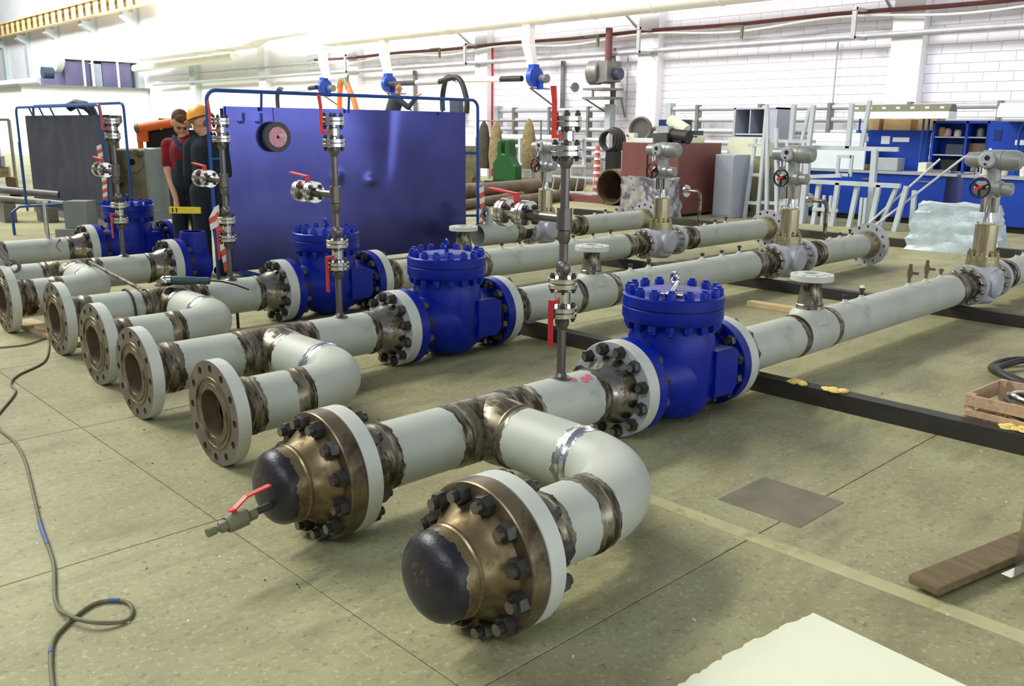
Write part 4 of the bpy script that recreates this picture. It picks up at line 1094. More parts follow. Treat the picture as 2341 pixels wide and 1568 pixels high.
MB().box(-.10, -.02, -.03, .22, .02, .035).build('bar', 'yellow', t, smooth=0)
for x in (-.07, -.03): MB().box(x, -.022, -.02, x + .012, .022, .026).build('mark', 'black', t, smooth=0)

# ================================================================ THINGS ON AND AROUND THE PIPES
g = thing('angle_grinder', 'angle grinder lying on the branch tee of the third pipe assembly', 'grinder', (1.0, 3.52, .405), math.radians(-38))
MB().lathe([(0, 0), (0, .030), (.03, .034), (.12, .030), (.2, .026), (.26, .028), (.27, .015), (.27, 0)], 18, align((-.02, 0, .045), (1, 0.05, -.03))).build('handle', 'grinder_body', g)
h_ = MB().lathe([(-.07, 0), (-.07, .028), (-.05, .034), (0, .034), (0, 0)], 18, align((-.02, 0, .045), (1, 0, 0))); h_.ball((-.07, -.005, .04), (.036, .036, .04), 14, 10); ho = h_.build('gear_head', 'stainless', g)
MB().lathe([(-.03, 0), (-.03, .062), (-.024, .062), (-.024, 0)], 28, UP(-.08, 0, .04)).build('disc', 'rubber', ho)
MB().tube([(.25, .01, .038), (.33, .02, .03), (.42, .05, .0), (.5, .12, -.05)], .006, 8).build('cord', 'rubber', g)

def simple(name, label, cat, mb, m, loc=(0, 0, 0), rz=0, group=None, smooth=35):
    return tag(mb.build(name, m, None, loc, rz, smooth), label, cat, group)
simple('steel_rod', 'thin brown steel rod leaning between the third and fourth pipe assemblies', 'rod', MB().cyl((0, 0, 0), (-.09, -1.33, -.05), .015, 10), 'bare', (.90, 4.95, .43))
simple('cable_loop', 'black cable looped around the pipe of the third assembly', 'cable', MB().torus(.146, .008, T(0, 0, 0), 40, 8), 'rubber', (.70, 3.659, .25))
simple('steel_prop', 'short dark rod standing under the third pipe assembly', 'rod', MB().cyl((0, 0, 0), (0, 0, .2), .012, 8), 'rubber', (1.52, 3.62, 0))
def plank(label, loc, rz, lx, ly, h, m='wood', grp='wooden planks on the floor', name='plank'):
    o = simple(name, label, 'plank', MB().box(-lx / 2, -ly / 2, 0, lx / 2, ly / 2, h), m, loc, rz, grp, 0); bevel(o, .004); return o
plank('pale plank under the open flanges at the left', (.36, 4.35, 0), math.radians(4), .16, 1.1, .035, 'wood_pale')
plank('short plank lying across the pale plank at the left', (.44, 4.16, .036), math.radians(20), .12, .62, .03, 'wood_pale')
plank('small wooden block under the third assembly flange', (.39, 3.46, 0), math.radians(8), .10, .10, .09, 'wood_pale', name='wood_block')
plank('pale board on the floor behind the nearest blue valve', (5.42, 1.14, 0), math.radians(92), .62, .10, .05, 'wood_pale')
plank('grey brown plank at the right edge beside the metal box', (1.70, -1.88, .02), math.radians(-12), .86, .115, .032, 'wood_dark')
simple('metal_box', 'steel edged box standing at the right edge of the picture', 'box', MB().box(0, -.6, 0, .5, 0, .34), 'rack_grey', (1.66, -1.985, .055), math.radians(-12), None, 0)
t = thing('steel_strap', 'galvanised steel strap bent around the box at the right edge', 'strap', (1.63, -1.96, .05), math.radians(-12))
MB().box(-.005, -.05, 0.0, .002, -.01, .30).box(-.10, -.05, .0, .0, -.015, .004).build('strip', 'stainless', t, smooth=0)

# white sheet of paper/board with a torn edge
def sheet():
    rnd = random.Random(4)
    edge = [(.885, -1.597)]
    a, c = Vector((.885, -1.597)), Vector((.19, -1.535))
    for k in range(1, 40):
        f = k / 40; p = a.lerp(c, f); edge.append((p.x, p.y + rnd.uniform(-.006, .006) + .02 * math.sin(f * 3)))
    poly = edge + [(.18, -1.56), (-.15, -2.2), (.55, -2.8), (.80, -2.5), (.83, -2.2)]
    n = len(poly)
    b = MB(); b.add([(x, y, .001) for x, y in poly] + [(x, y, .006) for x, y in poly], [tuple(range(2 * n - 1, n - 1, -1))[::-1]] + [(i, (i + 1) % n, (i + 1) % n + n, i + n) for i in range(n)])
    simple('paper_sheet', 'large white sheet with a ragged torn edge on the floor', 'sheet', b, 'paper', smooth=0)
sheet()

# crate with hoses
def crate():
    t = thing('wooden_crate', 'open slatted wooden crate with coiled hose at the right edge', 'crate', (3.17, -1.23, 0), math.radians(-3))
    Lx, Ly, H_ = .44, .62, .21
    def bd(x0, y0, z0, x1, y1, z1, name='slat'): bevel(MB().box(x0, y0, z0, x1, y1, z1).build(name, 'wood', t, smooth=0), .002, 1)
    for z0, z1 in ((.012, .075), (.10, .135), (.155, .215)):
        bd(-.012, -Ly, z0, 0, 0, z1); bd(Lx, -Ly, z0, Lx + .012, 0, z1)
    for z0, z1 in ((.012, .10), (.13, .215)):
        bd(0, 0, z0, Lx, .012, z1); bd(0, -Ly - .012, z0, Lx, -Ly, z1)
    for x in (0, Lx - .03):
        for y in (-.035, -Ly): bd(x, y, 0, x + .03, y + .035, .22, 'post')
    for k in range(4): bd(.01 + k * .11, -Ly, .004, .10 + k * .11, 0, .014, 'bottom_board')
    for k, (z, R, m, lab) in enumerate(((.10, .17, 'hose_black', 'black'), (.16, .185, 'hose_black', 'upper black'), (.19, .16, 'stainless', 'shiny grey'))):
        simple('hose_coil', lab + ' hose coil lying in the wooden crate', 'hose', MB().torus(R, .014, align((0, 0, 0), (0.12, -.1, 1)), 40, 10), m, (3.40, -1.54, z), 0, 'hoses in the crate')
    b = MB(); rnd = random.Random(8)
    for k in range(60): b.ball((rnd.uniform(.03, Lx - .03), rnd.uniform(-Ly + .03, -.03), .025 + rnd.random() * .03), (rnd.uniform(.01, .03), .01, .01), 6, 4)
    o = tag(b.build('scrap', 'debris', None, (3.17, -1.23, 0), math.radians(-3)), 'small yellow brown scrap filling the bottom of the crate', 'scrap'); o['kind'] = 'stuff'
crate()
def coil_on_floor():
    pts = []
    for k in range(72):
        a = 2 * PI * k / 36; R = .34 + .05 * math.sin(a * 1.5); pts.append((R * math.cos(a), R * .95 * math.sin(a) - .0, .022 + .02 * (k // 36) + .02 * math.sin(a * 2) ** 2))
    pts += [(.42, .12, .12), (.55, .15, .16), (.75, .10, .16), (1.0, -.05, .1)]
    b = MB(); b.tube(pts, .022, 12)
    simple('black_hose', 'thick black hose coiled on the floor behind the wooden crate', 'hose', b, 'hose_black', (4.68, -1.22, 0))
coil_on_floor()

# electric cable on the floor at the left
def smooth_path(pts, n=8):
    P = [Vector(p) for p in pts]; out = []
    for i in range(len(P) - 1):
        p0 = P[max(i - 1, 0)]; p1 = P[i]; p2 = P[i + 1]; p3 = P[min(i + 2, len(P) - 1)]
        for k in range(n):
            t_ = k / n
            out.append(.5 * ((2 * p1) + (-p0 + p2) * t_ + (2 * p0 - 5 * p1 + 4 * p2 - p3) * t_ ** 2 + (-p0 + 3 * p1 - 3 * p2 + p3) * t_ ** 3))
    out.append(P[-1]); return out
t = thing('floor_cable', 'grey brown cable with a loop trailing along the left of the floor', 'cable', (-.9, 0, 0))
cp = [(-1.10, -.50), (-1.062, -.319), (-1.0, -.113), (-.933, -.025), (-.82, .051), (-.744, .008), (-.741, -.07), (-.787, -.125), (-.868, -.088), (-.91, .006), (-.907, .151),
      (-.823, .448), (-.762, .785), (-.69, 1.124), (-.593, 1.586), (-.548, 1.908), (-.547, 2.174), (-.514, 2.385), (-.464, 2.493), (-.292, 2.842), (-.257, 3.058), (-.165, 3.241), (.055, 3.479), (.218, 3.906), (.3, 4.2)]
P = smooth_path([(x + .9, y, .0075 + (.013 if 8 <= i <= 9 else 0)) for i, (x, y) in enumerate(cp)])
MB().tube(P, .0068, 10).build('cord', 'cable', t)
for i0, i1 in ((36, 40), (14, 16), (92, 99)): MB().tube([p + Vector((0, 0, .0006)) for p in P[i0:i1]], .0078, 10).build('tape_wrap', 'cable_blue', t)
simple('floor_cable', 'thin dark cable running left under the pale plank', 'cable', MB().tube(smooth_path([(-.5, 4.2, .008), (-.045, 4.104, .008), (.119, 4.081, .008), (.309, 4.225, .008)]), .006, 8), 'cable')
# lifting hook gear at the left edge
t = thing('lifting_sling', 'pale lifting strap with shackle hanging onto the fourth assembly', 'sling', (.22, 4.78, .5), math.radians(-43.7))
MB().box(-.10, -.01, .30, -.06, .01, 1.35).box(-.09, -.012, .10, -.03, .012, .34).build('strap', 'frame_white', t, smooth=0)
b = MB(); b.tube([(-.12, 0, .26), (-.06, 0, .16), (.0, 0, .06), (.06, 0, .0)], .028, 12); b.torus(.05, .014, align((.06, 0, -.01), (0, 1, .3)), 20, 8); b.build('shackle', 'fan_grey', t)

# chips and grit lying about on the floor
def grit():
    rnd = random.Random(21); b = MB()
    for k in range(420):
        x = rnd.uniform(-1.3, 4.5); y = rnd.uniform(-2.0, 2.6); r_ = rnd.uniform(.0012, .0038); a = rnd.uniform(0, PI)
        M_ = T(x, y, 0) @ RZ(a)
        b.box(-r_ * 1.8, -r_ * .6, 0, r_ * 1.8, r_ * .6, r_ * .7, rnd.choice((0, 1, 1, 2)), M_)
    o = tag(b.build('floor_grit', ['rubber', 'debris', 'paper'], None, smooth=0), 'small chips and grit scattered on the concrete floor', 'grit'); o['kind'] = 'stuff'
grit()
# ================================================================ BACKGROUND, RIGHT
def cube_thing(name, label, cat, m, loc, sx, sy, sz, rz=0, group=None, bev=.006):
    o = simple(name, label, cat, MB().box(0, 0, 0, sx, sy, sz), m, loc, rz, group, 0)
    if bev: bevel(o, bev, 1)
    return o
# blue fans with extraction arms on the wall
def extraction(label, y, armlab, arm, m2):
    t = thing('extraction_fan', label, 'fan', (18.0, y, 3.05))
    MB().lathe([(-.16, 0), (-.16, .2), (-.13, .29), (.05, .29), (.07, .27), (.07, 0)], 28, align((-.05, 0, .0), (0, 1, 0))).box(-.18, -.12, .1, .06, .1, .36).build('scroll', 'fan_blue', t)
    MB().lathe([(0, 0), (0, .13), (.3, .13), (.32, 0)], 18, align((.1, -.12, -.05), (0, -1, 0))).build('motor', 'fan_grey', t)
    MB().box(-.02, -.3, -.36, .06, -.1, -.1).build('foot', 'fan_blue', t, smooth=0)
    MB().bar((.1, .3, -.3), (.95, .3, -.3), .05).bar((.1, .3, -.3), (.9, -.1, -.9), .05).bar((.9, -.3, .5), (.9, -.3, -1.0), .1).build('bracket', 'fan_grey', t, smooth=0)
    a = thing('fume_extractor', armlab, 'extraction arm', (18.0, y, 3.05))
    pts = arm
    for k in range(len(pts) - 1):
        p0, p1 = pts[k], pts[k + 1]
        m = m2[k]
        if k == len(pts) - 2:
            e = smooth_path([p0, (p0[0], p0[1] + (p1[1] - p0[1]) * .7, p0[2] + .08), (p1[0], p1[1], p1[2] + .45), p1], 6); MB().tube(e, .085, 12).build('hose', m, a)
        else: MB().cyl(p0, p1, .085 if m == 'rubber' else .09, 14).build('hose' if m == 'rubber' else 'tube', m, a)
extraction('blue extraction fan on the wall nearest the grey wall fan', 16.8, 'extraction arm with long white tube from the nearest blue fan',
           [(-.35, .2, -.05), (-.4, 1.05, -.04), (-.4, 3.1, 0), (-.4, 3.85, -.95)], ['rubber', 'white_tube', 'rubber'])
extraction('middle blue extraction fan above the distant worker', 24.1, 'extraction arm turned right from the middle blue fan',
           [(-.15, -.2, 0), (-.8, -2.6, -.06), (-.8, -3.8, -.06), (-.8, -5.1, -1.05)], ['rubber', 'pipe_grey', 'rubber'])
extraction('farthest blue extraction fan beside the orange hose', 28.3, 'extraction arm with white tube from the farthest blue fan',
           [(-.4, .0, -.02), (-.4, .5, -.04), (-.4, 2.4, -.1), (-.4, 3.0, -.75)], ['rubber', 'white_tube', 'rubber'])
t = thing('orange_hose', 'bright orange hose hung in a loop behind the blue screen', 'hose', (17.6, 26.4, 0))
MB().tube(smooth_path([(0, .5, .02), (0, .35, 2.2), (0, .25, 2.95), (0, .1, 3.2), (0, -.12, 3.2), (0, -.35, 2.9), (0, -.75, 2.2), (0, -1.3, .02)], 6), .1, 12).build('hose', 'orange', t)
MB().tube([(0, .3, 2.95), (0, .15, 3.25), (0, -.12, 3.25), (0, -.3, 2.95)], .112, 12).build('hose_end', 'olive', t)
# grey wall fan
t = thing('snail_fan', 'large grey snail shaped fan on a wall bracket', 'fan', (18.2, 14.4, 2.9))
MB().lathe([(-.18, 0), (-.18, .30), (-.14, .33), (.14, .33), (.18, .30), (.18, 0)], 30, align((-.1, .1, .2), (-.25, 1, 0))).build('scroll', 'fan_grey', t)
MB().prism([(-.2, -.25), (.2, -.3), (.1, .3), (-.2, .3)], -.3, .3, T(0.05, -.25, .2)).build('outlet', 'fan_grey', t, smooth=0)
MB().lathe([(0, 0), (0, .16), (.3, .16), (.3, 0)], 18, align((.1, -.35, .15), (0, -1, 0))).build('motor', 'cabinet_dark', t)
MB().box(-.35, -.45, -.28, .5, .35, -.22).box(-.35, -.45, -.52, .5, .35, -.46).bar((-.3, 0, -.28), (-.3, 0, -.5), .05).bar((.3, -.3, -.28), (.3, -.3, -.5), .05).bar((-.3, .3, -.5), (.6, .0, -1.0), .04).bar((.4, -.45, -.5), (.6, -.45, -1.0), .04).bar((.55, 0, .9), (.55, 0, -1.05), .09).build('bracket', 'fan_grey', t, smooth=0)
MB().cyl((.2, -.1, .5), (.2, -.1, 1.4), .1, 12).build('inlet_pipe', 'pipe_brown', t)
simple('megaphone', 'small dark horn loudspeaker on the wall beside the blue fan', 'loudspeaker', MB().lathe([(0, .03), (.1, .04), (.25, .14), (.27, .14), (.22, .0)], 16, align((0, 0, 0), (-.3, -1, 0))), 'fan_grey', (18.6, 15.9, 2.75))

# pipe racks on the wall
def rack(label, y0, y1, gap):
    t = thing('pipe_rack', label, 'rack', (18.55, y0, 0))
    L_ = y1 - y0
    for z in (2.1, 1.82, 1.54): MB().cyl((0, 0, z), (0, L_, z), .065, 12).build('rack_pipe', 'rack_grey', t)
    for z in (1.25, 1.0, .75): MB().cyl((-.1, 0, z), (-.1, L_, z), .07, 12).build('rack_pipe', 'rack_grey', t)
    for y in (0.0, L_): MB().box(-.12, y - .1, 0, .12, y + .1, 2.25).build('post', 'rack_grey', t, smooth=0)
    for k in range(gap): MB().box(-.1, L_ * (k + .5) / gap - .04, .6, .1, L_ * (k + .5) / gap + .04, 2.2).build('arm', 'fan_grey', t, smooth=0)
rack('wall rack of horizontal grey pipes behind the green machine', 14.3, 19.0, 3)
rack('wall rack of horizontal grey pipes behind the white frames', 3.0, 12.2, 5)
t = thing('long_shelf', 'long low white shelf frame under the left pipe rack', 'shelf', (17.6, 14.6, 0))
MB().box(-.3, 0, 1.28, .3, 4.2, 1.38).build('top_board', 'white_tube', t, smooth=0)
MB().box(-.3, 0, .5, .3, 4.2, .56).build('shelf_board', 'white_tube', t, smooth=0)
for y in (0.05, 2.1, 4.1):
    for x in (-.28, .28): MB().box(x - .04, y - .04, 0, x + .04, y + .04, 1.28).build('leg', 'frame_white', t, smooth=0)
rnd = random.Random(12)
for k in range(9):
    y = .3 + k * .45; s_ = rnd.uniform(.12, .3)
    nm = ['dark', 'grey', 'brown'][k % 3]
    cube_thing('stored_part', nm + ' metal part on the low white shelf, ' + ['first', 'second', 'third', 'fourth', 'fifth', 'sixth', 'seventh', 'eighth', 'ninth'][k] + ' from the right', 'part', ['cabinet_dark', 'fan_grey', 'brown_steel'][k % 3], (17.4, 14.6 + y, .562), .3, s_, rnd.uniform(.2, .5), 0, 'parts on the low shelf')

# switch boxes and pale cabinet near the tank's right edge
cube_thing('switch_box', 'dark wall switch box beside the red line', 'switch box', 'cabinet_dark', (18.6, 21.0, 1.95), .2, .5, .55)
cube_thing('pale_cabinet', 'pale low cabinet beside the right rail of the blue screen', 'cabinet', 'machine', (15.3, 17.1, 0), .8, 1.1, 1.05)

# green machine on a dark base
t = thing('green_stand', 'green two-horned machine stand in front of hanging coats', 'stand', (14.9, 14.7, 0))
t.scale = (.6, .72, .84)
prof = [(-.62, 0), (.62, 0), (.62, .55), (.4, .75), (.36, 1.2), (.30, 1.28), (.20, 1.28), (.16, 1.18), (.14, .85), (-.02, .85), (-.04, 1.2), (-.10, 1.3), (-.22, 1.3), (-.27, 1.2), (-.3, .8), (-.5, .55), (-.62, .5)]
bevel(MB().prism(prof, -.2, .2, T(0, 0, .22)).build('body', 'green', t, smooth=0), .045, 3)
MB().box(-.5, -.8, .12, .5, .8, .22).build('base_plate', 'black', t, smooth=0)
for y in (-.6, .6): MB().box(-.4, y - .05, 0, .4, y + .05, .12).build('skid', 'black', t, smooth=0)
for k, (y, m, lab) in enumerate(((14.6, 'coat', 'tan coat hanging right of the green stand'), (15.9, 'coat', 'tan coat hanging left of the green stand'), (16.4, 'coat_dark', 'dark coat hanging leftmost behind the green stand'))):
    bb = MB(); bb.lathe([(0, .22), (.35, .26), (.8, .22), (1.15, .14), (1.3, .04), (1.32, 0)], 14, UP(), 0)
    o = simple('work_coat', lab, 'coat', bb, m, (15.6, y, .45 if k else .5)); o.scale = (.6, 1, 1.0)

t = thing('coat_rail', 'steel coat rail behind the green stand', 'coat rail', (15.75, 14.3, 0))
MB().cyl((0, 0, 1.76), (0, 2.5, 1.76), .02, 10).build('bar', 'fan_grey', t)
for y in (0, 2.5): MB().cyl((0, y, 0), (0, y, 1.78), .025, 10).build('post', 'fan_grey', t)
# ladder, tape bundle, coils, big pipe
t = thing('ladder', 'pale ladder lying on its side behind the nearest riser', 'ladder', (13.2, 9.85, .14))
for z in (.05, .38): MB().box(-.015, 0, z - .02, .015, 1.95, z + .02).build('rail', 'frame_white', t, smooth=0)
for k in range(8): MB().cyl((0, .12 + .24 * k, .05), (0, .05 + .24 * k, .38), .014, 8).build('rung', 'frame_white', t)
simple('timber', 'reddish timber under the lying ladder', 'timber', MB().box(-.1, 0, 0, .1, 2.4, .14), 'container', (13.2, 9.7, 0), 0, None, 0)
t = thing('tape_bundle', 'bundle of red and white striped tape hanging beside the hose coils', 'tape', (13.45, 10.3, .0))
for k in range(16):
    MB().lathe([(0, .10 - .002 * k), (.075, .10 - .004 * k)], 10, UP(0, 0, .075 * k)).build('stripe', 'tape_red' if k % 2 else 'tape_white', t)
t = thing('hose_stand', 'stand of hung black hose coils left of the brown container', 'hose', (14.9, 11.05, 0))
for k in range(4): MB().torus(.27 - .02 * k, .035, align((-.04 * k, .03 * k, 1.3), (1, .2, 0)), 28, 8).build('coil', 'hose_black' if k % 2 else 'coat_dark', t)
MB().box(-.12, -.15, 0, .1, .15, 1.05).bar((0, 0, 1.0), (0, 0, 1.6), .06).build('post', 'black', t, smooth=0)
t = thing('wide_pipe', 'short wide brown pipe lying with its dark open end facing us', 'pipe', (12.9, 9.45, .38))
MB().lathe([(1.6, .34), (0, .34), (0, .37), (1.6, .37), (1.6, .34)], 40).build('wall', 'brown_steel', t)
for x in (.25, 1.25): MB().box(x - .06, -.35, -.38, x + .06, .35, -.26).build('cradle', 'beam', t, smooth=0)
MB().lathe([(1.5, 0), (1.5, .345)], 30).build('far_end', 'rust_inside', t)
for k, (p0, p1, r, lab) in enumerate((((9.9, 11.2, .26), (15.2, 12.4, .26), .17, 'thick brown pipe lying on the floor behind the blue rail'), ((10.2, 9.9, .13), (13.0, 10.9, .13), .12, 'brown pipe lying on the floor nearer the riser'),
                                    ((9.6, 10.4, .1), (12.4, 11.6, .1), .10, 'thin brown pipe between the two lying pipes'), ((11.2, 12.6, .12), (16.0, 13.0, .12), .12, 'farthest brown pipe lying before the green stand'))):
    simple('floor_pipe', lab, 'pipe', MB().cyl((0, 0, 0), Vector(p1) - Vector(p0), r, 20), 'brown_steel', p0, 0, 'brown pipes lying on the floor')
for k in range(16):
    rnd = random.Random(100 + k); nm = ['foam', 'debris', 'machine', 'fan_grey'][k % 4]
    b_ = MB(); b_.ball((0, 0, .08), (rnd.uniform(.08, .16), rnd.uniform(.06, .14), rnd.uniform(.06, .1)), 8, 6); b_.cyl((-.1, 0, .06), (.12, .05, .16), .03, 8)
    lab = ['yellowish', 'tan', 'cream', 'grey'][k % 4] + ' metal scrap piece among the lying pipes, number ' + ['one', 'two', 'three', 'four'][k // 4] + ' from the blue rail'
    simple('scrap_piece', lab, 'scrap', b_, nm, (9.7 + .27 * k, 11.8 + .16 * k + rnd.uniform(-.3, .3), .0), rnd.random() * 3, 'metal scrap among the lying pipes')

# brown container with junk on it
t = thing('tool_container', 'brown steel container with junk piled on its top', 'container', (11.75, 6.9, 0))
bevel(MB().box(0, 0, .05, 1.33, 1.32, 1.32).build('body', 'container', t, smooth=0), .01, 1)
MB().box(-.012, .70, .1, 0.0, .715, 1.28).build('door_gap', 'black', t, smooth=0)
for y in (.15, 1.15): MB().box(.05, y - .06, 0, 1.28, y + .06, .05).build('foot', 'beam', t, smooth=0)
J = [('wheel_rim', 'grey wheel rim standing on the brown container', MB().torus(.21, .03, align((0, 0, .24), (1, .3, 0)), 28, 8).lathe([(0, 0), (0, .2)], 20, align((.02, 0, .24), (1, .3, 0))), 'fan_grey', (.35, 1.75, 0)),
     ('blue_case', 'blue plastic case at the back of the brown container', MB().box(-.12, -.3, 0, .12, .3, .42), 'bench_dark', (.9, 1.15, 0)),
     ('tape_roll', 'tan ring standing on the brown container', MB().torus(.11, .04, align((0, 0, .15), (1, .3, 0)), 24, 8), 'cardboard', (.5, 1.35, .0)),
     ('white_bucket', 'white tipped over canister on the brown container', MB().lathe([(-.2, 0), (-.2, .1), (.2, .13), (.2, 0)], 18, align((0, 0, .26), (.1, -.8, -.5))), 'paper', (.35, .45, .05)),
     ('white_tray', 'white tray lying in front on the brown container', MB().box(-.1, -.22, 0, .1, .22, .08), 'board_white', (.12, 1.25, 0)),
     ('silver_tray', 'silver tray beside the white tray on the container', MB().box(-.14, -.2, 0, .14, .2, .17), 'stainless', (.18, .75, 0)),
     ('grey_box', 'grey box stacked on the silver tray', MB().box(-.1, -.14, 0, .1, .14, .12), 'rack_grey', (.22, .72, .18)),
     ('yellow_tool', 'yellow wedge shaped tool on the blue case', MB().prism([(-.12, 0), (.12, 0), (-.08, .12)], -.05, .05), 'yellow', (.6, .95, .2)),
     ('white_cup', 'small white carton at the left end of the container', MB().box(-.06, -.06, 0, .06, .06, .17), 'paper', (.15, 1.75, .0)),
     ('orange_rag', 'orange rag on the brown container', MB().ball((0, 0, .05), (.1, .1, .06), 10, 6), 'orange', (.5, .62, .2)),
     ('black_motor', 'black motor block at the right end of the container', MB().lathe([(-.2, 0), (-.2, .12), (.2, .12), (.2, 0)], 16, align((0, 0, .12), (0, 1, .1))).box(-.1, -.1, 0, .1, .1, .1), 'rubber', (.25, .25, 0)),
     ('silver_offcut', 'bright sheet metal offcuts at the right end of the container', MB().box(-.2, -.02, 0, .25, .02, .14).box(-.1, -.1, .1, .2, .1, .13), 'stainless', (.7, .2, 0)),
     ('red_bar', 'reddish bars at the left end of the container', MB().bar((0, -.2, .02), (.1, .2, .12), .03).bar((.05, -.25, .02), (.1, .15, .06), .03), 'pipe_brown', (.1, 1.75, .0)),
     ('dark_machine', 'dark machine part in the middle of the container top', MB().box(-.2, -.25, 0, .2, .25, .22).lathe([(0, 0), (0, .1), (.2, .1), (.2, 0)], 14, UP(0, 0, .2)), 'cabinet_dark', (.75, .6, 0))]
for nm, lab, mb_, m_, (x, y, z) in J: simple(nm, lab, 'junk', mb_, m_, (11.75 + x, 6.9 + .02 + y * .66, 1.322 + z), 0, 'junk on the brown container')

t = thing('grey_cabinet', 'pale grey cabinet right of the brown container', 'cabinet', (12.47, 6.2, 0))
bevel(MB().box(0, 0, 0, .5, .42, 1.13).build('body', 'cabinet_grey', t, smooth=0), .008, 1)
MB().box(-.01, .02, .05, -.001, .40, 1.1).build('door', 'cabinet_grey', t, smooth=0)
t = thing('pedestal', 'cream box stacked behind the grey cabinet', 'box', (13.15, 6.0, 0))
MB().box(0, 0, 0, .6, .9, 1.1).build('lower_box', 'machine', t, smooth=0); MB().box(.05, .05, 1.1, .5, .85, 1.42).build('upper_box', 'paper', t, smooth=0)
t = thing('open_cabinet', 'open grey metal cabinet with dark shelves against the wall', 'cabinet', (17.3, 8.25, 0))
MB().box(0, 0, 0, .7, .04, 2.08).box(0, 1.1, 0, .7, 1.15, 2.08).box(0, 0, 2.04, .7, 1.15, 2.08).box(.66, 0, 0, .7, 1.15, 2.08).box(0, .04, 0, .05, .34, 2.05).build('carcass', 'cabinet_grey', t, smooth=0)
MB().box(.02, .04, 1.45, .66, 1.1, 1.49).build('shelf', 'cabinet_grey', t, smooth=0)
MB().box(.02, .70, 1.49, .66, .73, 2.04).build('divider', 'cabinet_grey', t, smooth=0)
MB().box(.64, .04, 0, .655, 1.1, 2.04).build('back_panel', 'cabinet_dark', t, smooth=0)
MB().box(.0, .36, 0, .03, 1.1, 1.42).build('door', 'cabinet_grey', t, smooth=0)

# foil wrapped bundle and silver tarp
def crumple(name, label, m, loc, sx, sy, sz, rz, seed, taper=.75):
    rnd = random.Random(seed); n = 10; vs = []; fs = []
    b = MB()
    for k in range(n + 1):
        f = k / n; w = 1 - (1 - taper) * f
        for i in range(24):
            a = 2 * PI * i / 24; c, s_ = math.cos(a), math.sin(a); q = max(abs(c), abs(s_)); q = 1 / q ** .8
            j = 1 + rnd.uniform(-.06, .06)
            vs.append((c * q * sx / 2 * w * j, s_ * q * sy / 2 * w * j, sz * f + rnd.uniform(-.02, .02) * (0 < k)))
    for k in range(n):
        for i in range(24):
            l = (i + 1) % 24; fs.append((k * 24 + i, k * 24 + l, k * 24 + l + 24, k * 24 + i + 24))
    vs.append((0, 0, sz * .97)); fs += [(n * 24 + i, n * 24 + (i + 1) % 24, len(vs) - 1) for i in range(24)]
    b.add(vs, fs); return simple(name, label, 'bundle', b, m, loc, rz, None, 25)
crumple('wrapped_bundle', 'bundle wrapped in mottled foil before the brown container', 'foil_camo', (11.35, 7.2, 0), .5, 1.15, .72, 0, 3, .9)
crumple('wrapped_bundle', 'crumpled pale blue foil bag behind the nearest control valve', 'foil', (11.0, 1.75, .0), .65, 1.25, .62, math.radians(6), 5, .78)

# white frames
def framework():
    g_ = 'white steel frames leaning by the blue benches'
    t = thing('welded_gate', 'tall narrow white frame nearest the grey cabinet', 'frame', (12.75, 6.05, 0), 0, g_)
    def br(p0, p1, w=.055, name='bar'): MB().bar(p0, p1, w).build(name, 'frame_white', t, smooth=0)
    br((0, .05, 0), (.1, .0, 1.42)); br((0, -.22, 0), (.1, -.18, 2.0)); br((.02, .05, .28), (.02, -.22, .28)); br((.05, .05, .78), (.05, -.22, .78)); br((.08, .12, 1.3), (.08, -.2, 1.3))
    t = thing('welded_gate', 'white frame with crossing bars behind the second control valve', 'frame', (12.75, 5.1, 0), 0, g_)
    br((0, .55, 0), (.1, .75, 1.95)); br((0, .35, 0), (.1, .55, 1.6)); br((0, .1, 0), (.1, .32, 1.4)); br((0, 0.0, 0), (.1, .0, 1.4)); br((0, -.1, .0), (.1, -.12, 1.98), .07); br((.1, .85, 1.38), (.1, -.2, 1.38)); br((.05, .8, .3), (.05, .2, .3)); br((.1, .35, 0), (.1, .1, 1.1))
    t = thing('welded_gate', 'wide white gate frame with upright bars before the blue bench', 'frame', (12.7, 3.3, 0), 0, g_)
    br((0, 1.75, .72), (0, 0, .72), .07); br((0, 1.55, .8), (0, 1.0, .84), .06)
    for k, y in enumerate((1.75, 1.42, 1.08, .78, .42, .02)): br((0, y, 0), (.05 * (k % 2), y - .02 * k, .72), .07)
    for k, y in enumerate((1.28, 1.16, .62, .55)): br((.03, y, 0), (.03, y, .5), .045)
    br((0, 1.45, .26), (0, 1.0, .26)); br((.05, .3, 0), (.02, .06, .7), .06)
    br((0, 1.65, 0), (0, 1.62, 1.0), .09)
    t = thing('welded_gate', 'white T-shaped frame standing above the gate frame', 'frame', (12.95, 3.5, 0), 0, g_)
    br((0, 1.9, 1.28), (0, 0.0, 1.28), .07); br((0, .35, .0), (0, .38, 1.28), .09); br((0, 1.5, 0), (0, 1.55, 1.28), .06); br((0, 1.9, 0), (0, 1.9, 2.0), .075); br((0, 1.72, 1.28), (0, 1.6, 1.95), .05); br((0, .85, 1.28), (0, .85, 2.0), .07); br((0, .62, 1.28), (0, .55, 2.05), .06)
    for y0, y1, z0, z1 in ((.95, .75, .82, .87), (.95, .75, 1.12, 1.17)): MB().box(-.06, y1, z0, -.02, y0, z1).build('bar', 'frame_white', t, smooth=0)
    for y in (.95, .72): MB().box(-.06, y, .82, -.02, y + .05, 1.17).build('bar', 'frame_white', t, smooth=0)
    t = thing('welded_gate', 'low white frame on the floor right of the gate frame', 'frame', (13.3, 2.3, 0), 0, g_)
    br((0, 1.0, .05), (-.4, -.3, .05), .07); br((0, 1.0, .05), (.1, 1.05, .62), .07)
framework()
